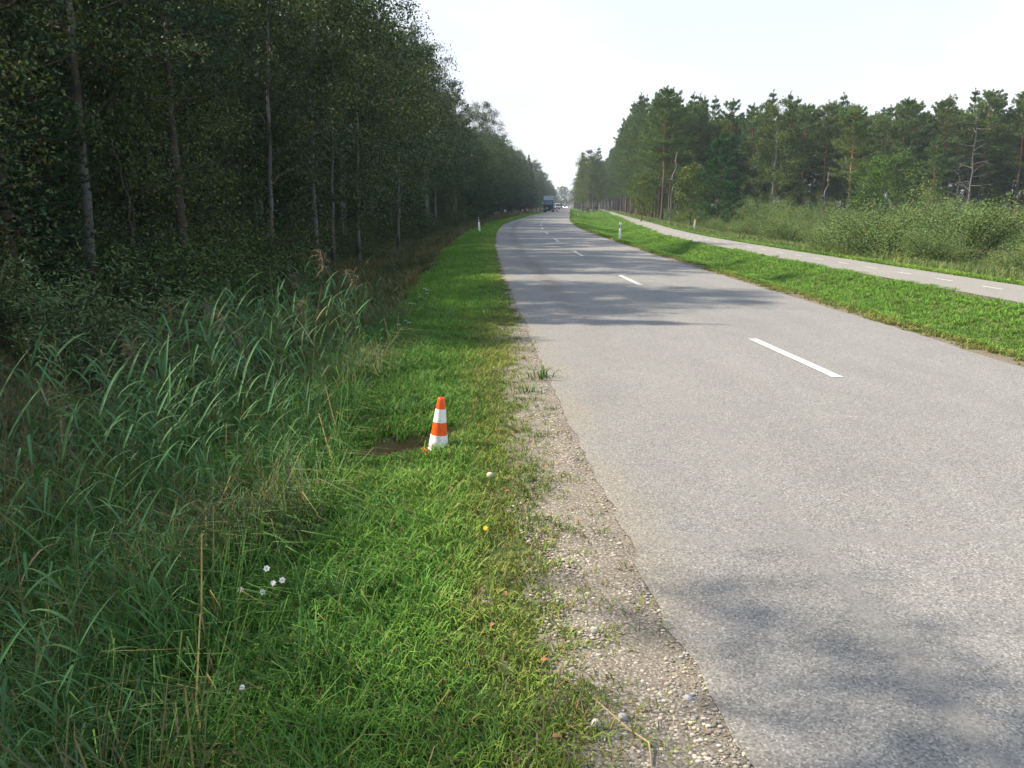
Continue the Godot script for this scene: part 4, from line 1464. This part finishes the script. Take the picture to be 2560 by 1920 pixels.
func build_vehicles() -> void:
	var turn := atan(0.0707)
	# lorry facing the camera: local -z runs away from us, its front is at z = 0
	var t := thing("lorry", "dark blue lorry with pale high box trailer stopped on the ditch-side lane", "lorry", P(8.95, 0.0, 206), -turn)
	var blue := Color(0.012, 0.03, 0.1)
	part("trailer_box", bm(Vector3(0, 2.55, -8.3), Vector3(2.5, 2.75, 11.4), Color(0.42, 0.47, 0.5), M.plain, 0.04), t)
	part("chassis", bm(Vector3(0, 0.9, -6.8), Vector3(1.0, 0.35, 13.0), Color(0.03, 0.03, 0.035), M.plain), t)
	var cab := MB.new()
	cab.box(Vector3(0, 1.75, -1.1), Vector3(2.4, 2.3, 2.1), blue, 0.1)
	var cb := part("cab", cab.mesh(M.gloss), t)
	part("windscreen", bm(Vector3(0, 2.25, -0.03), Vector3(2.0, 0.78, 0.06), Color(0.2, 0.24, 0.27), M.glass, 0.02), cb)
	part("grille", bm(Vector3(0, 1.35, -0.03), Vector3(1.5, 0.5, 0.07), Color(0.02, 0.03, 0.06), M.plain, 0.02), cb)
	part("roof_deflector", bm(Vector3(0, 3.05, -0.75), Vector3(2.0, 0.32, 1.1), Color(0.3, 0.45, 0.65), M.gloss, 0.08), cb)
	part("bumper", bm(Vector3(0, 0.62, -0.1), Vector3(2.42, 0.42, 0.3), Color(0.015, 0.02, 0.05), M.plain, 0.05), t)
	for s in [-1.0, 1.0]:
		part("headlight", bm(Vector3(0.92 * s, 0.68, 0.07), Vector3(0.34, 0.2, 0.05), Color(0.3, 0.32, 0.34), M.glass, 0.02), t)
		part("mirror", bm(Vector3(1.42 * s, 2.25, -0.25), Vector3(0.26, 0.5, 0.16), Color(0.45, 0.55, 0.6), M.plain, 0.03), t)
		wheel(t, Vector3(1.02 * s, 0.5, -1.2), 0.5, 0.34)
		wheel(t, Vector3(1.02 * s, 0.5, -5.2), 0.5, 0.5)
		wheel(t, Vector3(1.02 * s, 0.5, -11.2), 0.5, 0.4)
		wheel(t, Vector3(1.02 * s, 0.5, -12.5), 0.5, 0.4)
	part("number_plate", bm(Vector3(-0.35, 1.0, 0.02), Vector3(0.4, 0.3, 0.03), Color(0.45, 0.48, 0.5), M.plain, 0.005), t)
	# silver van behind it
	car_van("van", "silver grey van waiting behind the blue lorry", "van", P(17.9, 0, 330), turn, Color(0.42, 0.45, 0.47))
	car_van("van", "pale green van last in the row behind the lorry", "van", P(24.3, 0, 420), turn, Color(0.2, 0.3, 0.26))
	# oncoming car with lit lamps
	var c := thing("car", "dark red car driving towards us with its headlights on", "car", P(24.8, 0.02, 392), -turn)
	var red := Color(0.16, 0.015, 0.02)
	var bd := MB.new()
	bd.box(Vector3(0, 0.6, -2.1), Vector3(1.76, 0.62, 4.2), red, 0.12)
	bd.box(Vector3(0, 1.12, -2.4), Vector3(1.5, 0.56, 2.3), red, 0.16)
	part("body", bd.mesh(M.gloss), c)
	part("windscreen", bm(Vector3(0, 1.14, -1.24), Vector3(1.3, 0.4, 0.04), Color(0.05, 0.06, 0.07), M.glass, 0.01), c)
	for s in [-1.0, 1.0]:
		var hm := MB.new()
		hm.lathe([[0.0, 0.0], [0.12, 0.0], [0.15, 0.02], [0.12, 0.05], [0.0, 0.06]], 14, Color.WHITE)
		var hp := part("headlight", hm.mesh(M.headlight_glow), c, Vector3(0.66 * s, 0.68, 0.01))
		hp.rotation.x = PI / 2
		var sl := SpotLight3D.new()
		sl.name = "headlight_beam"
		hp.add_child(sl, true)
		sl.position = Vector3(0, 0.1, 0)
		sl.rotation.x = PI / 2
		sl.light_energy = 12.0
		sl.spot_range = 60.0
		sl.spot_attenuation = 2.0
		sl.spot_angle = 18.0
		sl.light_size = 0.12
		sl.shadow_enabled = true
		wheel(c, Vector3(0.76 * s, 0.31, -0.85), 0.31, 0.2)
		wheel(c, Vector3(0.76 * s, 0.31, -3.35), 0.31, 0.2)
	# barrier board at the lorry's corner
	var b := thing("warning_board", "red and white striped warning board standing by the lorry", "warning board", P(12.9, 0.03, 240), -turn)
	for k in 5:
		part("stripe", bm(Vector3(0, 0.25 + 0.17 * k, 0), Vector3(0.32, 0.168, 0.04), Color(0.5, 0.06, 0.04) if k % 2 == 0 else Color(0.7, 0.7, 0.68), M.plain, 0.004), b)
	part("foot", bm(Vector3(0, 0.08, 0), Vector3(0.6, 0.16, 0.4), Color(0.05, 0.05, 0.05), M.rubber, 0.02), b)
	# small building at the roadside, far on
	var hgt := thing("house", "small building with a pinkish red gable showing beside the far road", "house", P(33.6, 0, 432), 0.0)
	part("wall", bm(Vector3(0, 1.6, -2.5), Vector3(3.4, 3.3, 5.0), Color(0.07, 0.06, 0.05), M.plain, 0.02), hgt)
	var gb := MB.new()
	gb.tri(Vector3(-1.9, 3.27, 0.02), Vector3(0, 5.2, 0.02), Vector3(1.9, 3.27, 0.02), Color(0.27, 0.15, 0.125))
	gb.quad(Vector3(-1.9, 3.27, 0.02), Vector3(-1.9, 3.27, -5.2), Vector3(0, 5.2, -5.2), Vector3(0, 5.2, 0.02), Color(0.27, 0.15, 0.125))
	gb.quad(Vector3(1.9, 3.27, 0.02), Vector3(0, 5.2, 0.02), Vector3(0, 5.2, -5.2), Vector3(1.9, 3.27, -5.2), Color(0.27, 0.15, 0.125))
	gb.tri(Vector3(-1.9, 3.27, -5.2), Vector3(1.9, 3.27, -5.2), Vector3(0, 5.2, -5.2), Color(0.27, 0.15, 0.125))
	part("gable_roof", gb.mesh(M.plain), hgt)
	part("door", bm(Vector3(-0.5, 1.0, 0.04), Vector3(0.9, 2.0, 0.08), Color(0.16, 0.13, 0.1), M.plain, 0.01), hgt)
	part("window", bm(Vector3(0.9, 1.6, 0.03), Vector3(0.7, 0.8, 0.06), Color(0.2, 0.22, 0.24), M.glass, 0.01), hgt)

func car_van(called: String, label: String, category: String, at: Vector3, turn: float, col: Color) -> void:
	var t := thing(called, label, category, at, -turn)
	var bd := MB.new()
	bd.box(Vector3(0, 1.35, -3.2), Vector3(2.0, 1.95, 4.0), col, 0.18)
	bd.box(Vector3(0, 0.85, -0.75), Vector3(1.95, 0.85, 1.5), col, 0.15)
	part("body", bd.mesh(M.gloss), t)
	part("windscreen", bm(Vector3(0, 1.72, -1.18), Vector3(1.7, 0.75, 0.06), Color(0.06, 0.07, 0.08), M.glass, 0.02), t)
	part("bumper", bm(Vector3(0, 0.45, -0.05), Vector3(1.9, 0.3, 0.2), Color(0.04, 0.04, 0.045), M.plain, 0.03), t)
	for s in [-1.0, 1.0]:
		part("headlight", bm(Vector3(0.75 * s, 0.95, 0.01), Vector3(0.3, 0.2, 0.05), Color(0.5, 0.5, 0.5), M.glass, 0.02), t)
		part("mirror", bm(Vector3(1.12 * s, 1.55, -1.0), Vector3(0.2, 0.3, 0.1), Color(0.03, 0.03, 0.03), M.plain, 0.02), t)
		wheel(t, Vector3(0.85 * s, 0.34, -1.0), 0.34, 0.24)
		wheel(t, Vector3(0.85 * s, 0.34, -4.3), 0.34, 0.24)

# ---------------------------------------------------------------- cone, posts
func post(called: String, label: String, category: String, x: float, d: float, h: float, lean: float, dark_head := false) -> void:
	var t := thing(called, label, category, onground(x, d))
	t.rotation.z = lean
	var white := Color(0.78, 0.78, 0.76)
	var lower := h * 0.66
	part("pillar", bm(Vector3(0, lower * 0.5 - 0.1, 0), Vector3(0.12, lower + 0.2, 0.1), white, M.plain, 0.025), t)
	var bb := MB.new()
	bb.box(Vector3(0, lower + h * 0.09, 0), Vector3(0.122, h * 0.18 - 0.002, 0.102), Color(0.015, 0.015, 0.017), 0.025)
	var band := part("black_band", bb.mesh(M.plain), t)
	part("reflector", bm(Vector3(0, lower + h * 0.09, 0.054), Vector3(0.055, h * 0.13, 0.012), Color(0.7, 0.72, 0.72), M.gloss, 0.004), band)
	var cap := MB.new()
	# slanted head
	var y0 := lower + h * 0.18
	var y1 := h
	var w := 0.06
	var z := 0.05
	var cc := white if not dark_head else Color(0.2, 0.2, 0.2)
	var A := [Vector3(-w, y0, z), Vector3(w, y0, z), Vector3(w, y0, -z), Vector3(-w, y0, -z)]
	var B := [Vector3(-w, y1, z), Vector3(w, y1 - 0.06, z), Vector3(w, y1 - 0.06, -z), Vector3(-w, y1, -z)]
	for k in 4:
		var k2 := (k + 1) % 4
		var out: Vector3 = (A[k] + A[k2]) * 0.5
		out.y = 0
		cap.oriented([A[k], A[k2], B[k2], B[k]], out, cc)
	cap.oriented([B[0], B[1], B[2], B[3]], Vector3.UP, cc)
	part("head", cap.mesh(M.plain), t)

func build_roadside() -> void:
	# traffic cone in the trench
	var base := Vector3(-0.58, 0, -6.15)
	base.y = -0.11
	var c := thing("traffic_cone", "orange and white striped traffic cone standing in a dug hole in the verge", "traffic cone", base)
	c.rotation = Vector3(0.02, 0.35, -0.075)
	var orange := Color(0.85, 0.1, 0.004)
	var H := 0.44
	var rad := func(t: float) -> float: return lerpf(0.083, 0.0265, t)
	var ring := func(t0: float, t1: float, grow: float) -> Array:
		var pr := []
		for k in 5:
			var t := lerpf(t0, t1, k / 4.0)
			pr.append([rad.call(t) + grow, H * t + 0.02])
		return pr
	var plate := MB.new()
	plate.box(Vector3(0, 0.015, 0), Vector3(0.23, 0.03, 0.23), orange, 0.012)
	for q in [[-1, -1], [1, -1], [1, 1], [-1, 1]]:
		plate.box(Vector3(0.085 * q[0], -0.005, 0.085 * q[1]), Vector3(0.05, 0.02, 0.05), orange, 0.004)
	part("base_plate", plate.mesh(M.cone_plastic), c)
	var body := MB.new()
	body.lathe([[0.095, 0.028]] + ring.call(0.0, 0.97, 0.0) + [[0.0255, H * 0.985 + 0.02], [0.022, H + 0.02], [0.016, H + 0.02], [0.014, H - 0.03]], 40, orange)
	part("cone_body", body.mesh(M.cone_plastic), c)
	for q in [[0.06, 0.335], [0.565, 0.8]]:
		var bd := MB.new()
		var pr: Array = ring.call(q[0], q[1], 0.0012)
		bd.lathe([[pr[0][0] - 0.0012, pr[0][1]]] + pr + [[pr[4][0] - 0.0012, pr[4][1]]], 40, Color.WHITE)
		part("white_band", bd.mesh(M.band), c)
	# loose earth thrown up beside the hole
	var clod := MB.new()
	pebble(clod, 1.0)
	var tf := []
	var co := PackedColorArray()
	for k in 420:
		var u := rng.randf()
		var p := TR_A.lerp(TR_B, u) + Vector2(rng.randfn() * 0.1, rng.randfn() * 0.1)
		if p.distance_to(Vector2(-0.58, 6.15)) < 0.16: continue
		var s := rng.randf_range(0.006, 0.022)
		tf.append(Transform3D(Basis.from_euler(jit(3.0)).scaled(Vector3(s, s, s)), onground(p.x, p.y) + Vector3(0, s * 0.3, 0)))
		co.append(vary(Color(0.2, 0.13, 0.075), 0.3))
	stuff("loose_earth", clod.mesh(M.stone), tf, co, "crumbs of brown earth in the dug hole around the cone", "soil")
	# posts
	post("delineator_post", "white marker post with black band on the grass between road and cycle path", "marker post", 6.05, 46.8, 1.0, -0.045)
	post("delineator_post", "white marker post with dark top on the ditch-side verge", "marker post", -2.3, 59.0, 1.08, 0.05, true)
	post("delineator_post", "faint white marker post beside the far swale past the banded one", "marker post", 10.6, 135.0, 0.98, -0.04)
	post("delineator_post", "small white marker post in the grass just short of the lorry", "marker post", 6.4, 205.0, 1.1, 0.0)
	var yp := thing("marker_stake", "thin white stake with a yellow top beyond the cycle path", "stake", onground(12.75, 58.5))
	yp.rotation.z = -0.1
	part("shaft", bm(Vector3(0, 0.3, 0), Vector3(0.1, 0.85, 0.06), Color(0.72, 0.7, 0.62), M.plain, 0.01), yp)
	part("cap", bm(Vector3(0, 0.77, 0), Vector3(0.102, 0.11, 0.062), Color(0.75, 0.48, 0.03), M.plain, 0.01), yp)
	var dp := thing("bollard", "short dark bollard at the far end of the cycle path", "bollard", P(26.3, 0, 246))
	part("shaft", bm(Vector3(0, 0.4, 0), Vector3(0.14, 0.9, 0.14), Color(0.06, 0.05, 0.05), M.plain, 0.02), dp)
	part("cap", bm(Vector3(0, 0.88, 0), Vector3(0.16, 0.08, 0.16), Color(0.35, 0.1, 0.08), M.plain, 0.02), dp)
	# dry stalk on the gravel
	var sb := MB.new()
	var pts := PackedVector3Array([P(0.30, 0.01, 2.73), P(0.345, 0.006, 2.66), P(0.41, 0.004, 2.55), P(0.466, 0.012, 2.465), P(0.462, 0.004, 2.40), P(0.45, -0.003, 2.30)])
	sb.tube(pts, PackedFloat32Array([0.0015, 0.0026, 0.003, 0.0038, 0.0032, 0.0032]), 7, PackedColorArray([Color(0.4, 0.33, 0.16), Color(0.42, 0.35, 0.17), Color(0.34, 0.27, 0.14), Color(0.42, 0.35, 0.2), Color(0.3, 0.25, 0.14), Color(0.34, 0.3, 0.17)]))
	single("dry_stalk", sb.mesh(M.plain), "bent straw-coloured reed stalk lying across the gravel", "stalk")

# ---------------------------------------------------------------- flowers, weeds, fallen leaves
func blossom(mb: MB, ce: Vector3, r: float, petals: int, col: Color, up: Vector3) -> void:
	var side := up.cross(Vector3(0.3, 0.1, 1)).normalized()
	var fw := side.cross(up).normalized()
	for k in petals:
		var a := TAU * k / petals
		var o := side * cos(a) + fw * sin(a)
		var q := up.cross(o) * r * 0.42
		var tip := ce + o * r + up * r * 0.15
		mb.quad(ce, ce + o * r * 0.6 - q + up * r * 0.1, tip, ce + o * r * 0.6 + q + up * r * 0.1, vary(col, 0.06))

func flower(called: String, label: String, category: String, head: Vector3, r: float, petals: int, col: Color, group := "", up := Vector3(0.1, 0.6, 0.8)) -> void:
	var d := -head.z
	var foot := onground(head.x + rng.randf_range(-0.05, 0.05), d + rng.randf_range(-0.04, 0.04))
	var t := thing(called, label, category, foot, 0.0, group)
	var st := MB.new()
	var top := head - foot
	st.tube(PackedVector3Array([Vector3(0, -0.02, 0), top * 0.5 + Vector3(0.01, 0, 0), top]), PackedFloat32Array([0.003, 0.0022, 0.0018]), 5, PackedColorArray([Color(0.07, 0.12, 0.03)]))
	part("stem", st.mesh(M.plain), t)
	var fb := MB.new()
	blossom(fb, top, r, petals, col, up.normalized())
	blossom(fb, top + up.normalized() * 0.003, r * 0.7, petals, col, (up + jit(0.3)).normalized())
	part("petals", fb.mesh(M.petal), t)
	var cal := MB.new()
	cal.lathe([[0.001, -r * 0.9], [r * 0.4, -r * 0.5], [r * 0.3, 0.0], [0.001, 0.004]], 7, Color(0.2, 0.17, 0.12) if category == "campion" else Color(0.4, 0.3, 0.03), top)
	part("calyx", cal.mesh(M.plain), t)

func umbel(label: String, head: Vector3, r: float, group: String) -> void:
	var d := -head.z
	var foot := onground(head.x, d)
	var t := thing("yarrow_plant", label, "wildflower", foot, 0.0, group)
	var top := head - foot
	var st := MB.new()
	st.tube(PackedVector3Array([Vector3(0, -0.03, 0), top]), PackedFloat32Array([0.005, 0.003]), 5, PackedColorArray([Color(0.08, 0.12, 0.04)]))
	var fb := MB.new()
	for k in 26:
		var a := k * 2.4
		var q := r * sqrt((k + 0.5) / 26.0)
		var p := top + Vector3(cos(a) * q, 0.02 - q * 0.15 + rng.randf_range(-0.006, 0.006), sin(a) * q)
		st.tube(PackedVector3Array([top - Vector3(0, r * 0.8, 0), p]), PackedFloat32Array([0.0015, 0.001]), 3, PackedColorArray([Color(0.08, 0.12, 0.04)]))
		blossom(fb, p, r * 0.2, 5, Color(0.72, 0.73, 0.68), Vector3.UP)
	part("stem", st.mesh(M.plain), t)
	part("flower_head", fb.mesh(M.petal), t)

func build_flowers() -> void:
	for q in [[-1.16, 0.12, 3.6], [-1.09, 0.06, 3.6], [-1.14, 0.035, 3.62], [-1.18, 0.01, 3.58], [-1.29, 0.01, 3.6]]:
		flower("campion_flower", "white campion blossom in the small cluster at the edge of the reeds", "campion", P(q[0], q[1], q[2]), 0.016, 6, Color(0.78, 0.76, 0.74), "white campion cluster")
	flower("campion_flower", "single white round flower head low in the grass away from the cluster", "campion", P(-0.99, 0.07, 2.7), 0.011, 9, Color(0.8, 0.82, 0.86))
	flower("dandelion", "yellow dandelion at the edge of the gravel", "dandelion", P(-0.147, 0.035, 4.3), 0.015, 14, Color(0.8, 0.45, 0.01), "", Vector3(0, 0.8, 0.5))
	var um := [[-2.29, 0.35, 25.0], [-2.2, 0.2, 23.0], [-2.35, 0.1, 24.0], [-2.08, 0.1, 19.0], [-2.0, 0.12, 18.2], [-1.66, -0.02, 16.0], [-1.75, 0.0, 16.4], [-1.69, -0.06, 15.0], [-1.6, 0.0, 15.4], [-1.68, -0.08, 14.0], [-1.78, -0.03, 14.3], [-1.5, -0.02, 11.5], [-1.56, -0.1, 11.2], [-1.43, -0.11, 11.3]]
	for q in um:
		umbel("flat white wildflower head at the top of the ditch bank", P(q[0], maxf(q[1], ground(q[0], q[2]) + 0.3), q[2]), 0.034, "white wildflowers along the ditch bank")
	# fallen leaves
	var lv := [[-0.036, 5.0, "small orange fallen leaf on the dry grass near the cone"], [-0.034, 3.58, "reddish fallen leaf on bare soil at the gravel edge"], [-0.088, 3.29, "pale brown fallen leaf on yellowed grass"], [0.138, 3.0, "rusty fallen leaf beside a grass tuft in the gravel"], [0.158, 2.5, "tan curled leaf at the foot of the verge grass"]]
	for q in lv:
		var mb := MB.new()
		var col := vary(Color(0.36, 0.15, 0.09), 0.25)
		ribbon(mb, Vector3(-0.02, 0.01, 0), Vector3(1, 0.4, rng.randf_range(-0.5, 0.5)), 0.034, 0.022, 1.0, col, 5)
		single("fallen_leaf", mb.mesh(M.leaf), q[2], "leaf", onground(q[0], q[1]) + Vector3(0, 0.03, 0), rng.randf() * TAU)
	# weed tufts in the gravel
	var wm := [tuft(34, 0.11, 0.009, 0.05, 1.3, Color(0.07, 0.14, 0.03)), tuft(26, 0.07, 0.008, 0.035, 1.4, Color(0.08, 0.14, 0.035))]
	var ws := [[0.3, 8.55, 1.5, 0, "largest leafy weed tuft growing at the asphalt edge"], [0.27, 4.44, 0.8, 1, "small weed tuft in the sandy bare patch of gravel"], [0.22, 6.3, 0.9, 1, "flat weed tuft on the gravel level with the cone"], [0.12, 5.2, 1.0, 1, "thin weed tuft between gravel and grass past the bare patch"], [0.36, 7.2, 0.7, 1, "tiny weed tuft on the gravel beyond the cone"], [0.16, 7.9, 1.0, 0, "sprawling weed tuft on the gravel before the largest tuft"]]
	for q in ws:
		var o := single("weed_tuft", wm[q[3]], q[4], "weed", onground(q[0], q[1]), rng.randf() * TAU)
		o.scale = Vector3.ONE * q[2]
	# broad-leaved plantain rosettes in the near verge
	for q in [[-0.62, 2.75, "broad-leaved plantain rosette low in the near verge grass"], [-0.42, 2.72, "second plantain rosette with paler leaves close to the first"]]:
		var t := thing("plantain", q[2], "weed", onground(q[0], q[1]) + Vector3(0, 0.02, 0))
		for k in 6:
			var lb := MB.new()
			ribbon(lb, Vector3.ZERO, Vector3(cos(k * 1.05), 0.7, sin(k * 1.05)), 0.1, 0.04, 1.3, vary(Color(0.1, 0.19, 0.06), 0.15), 6)
			part("leaf", lb.mesh(M.leaf), t)
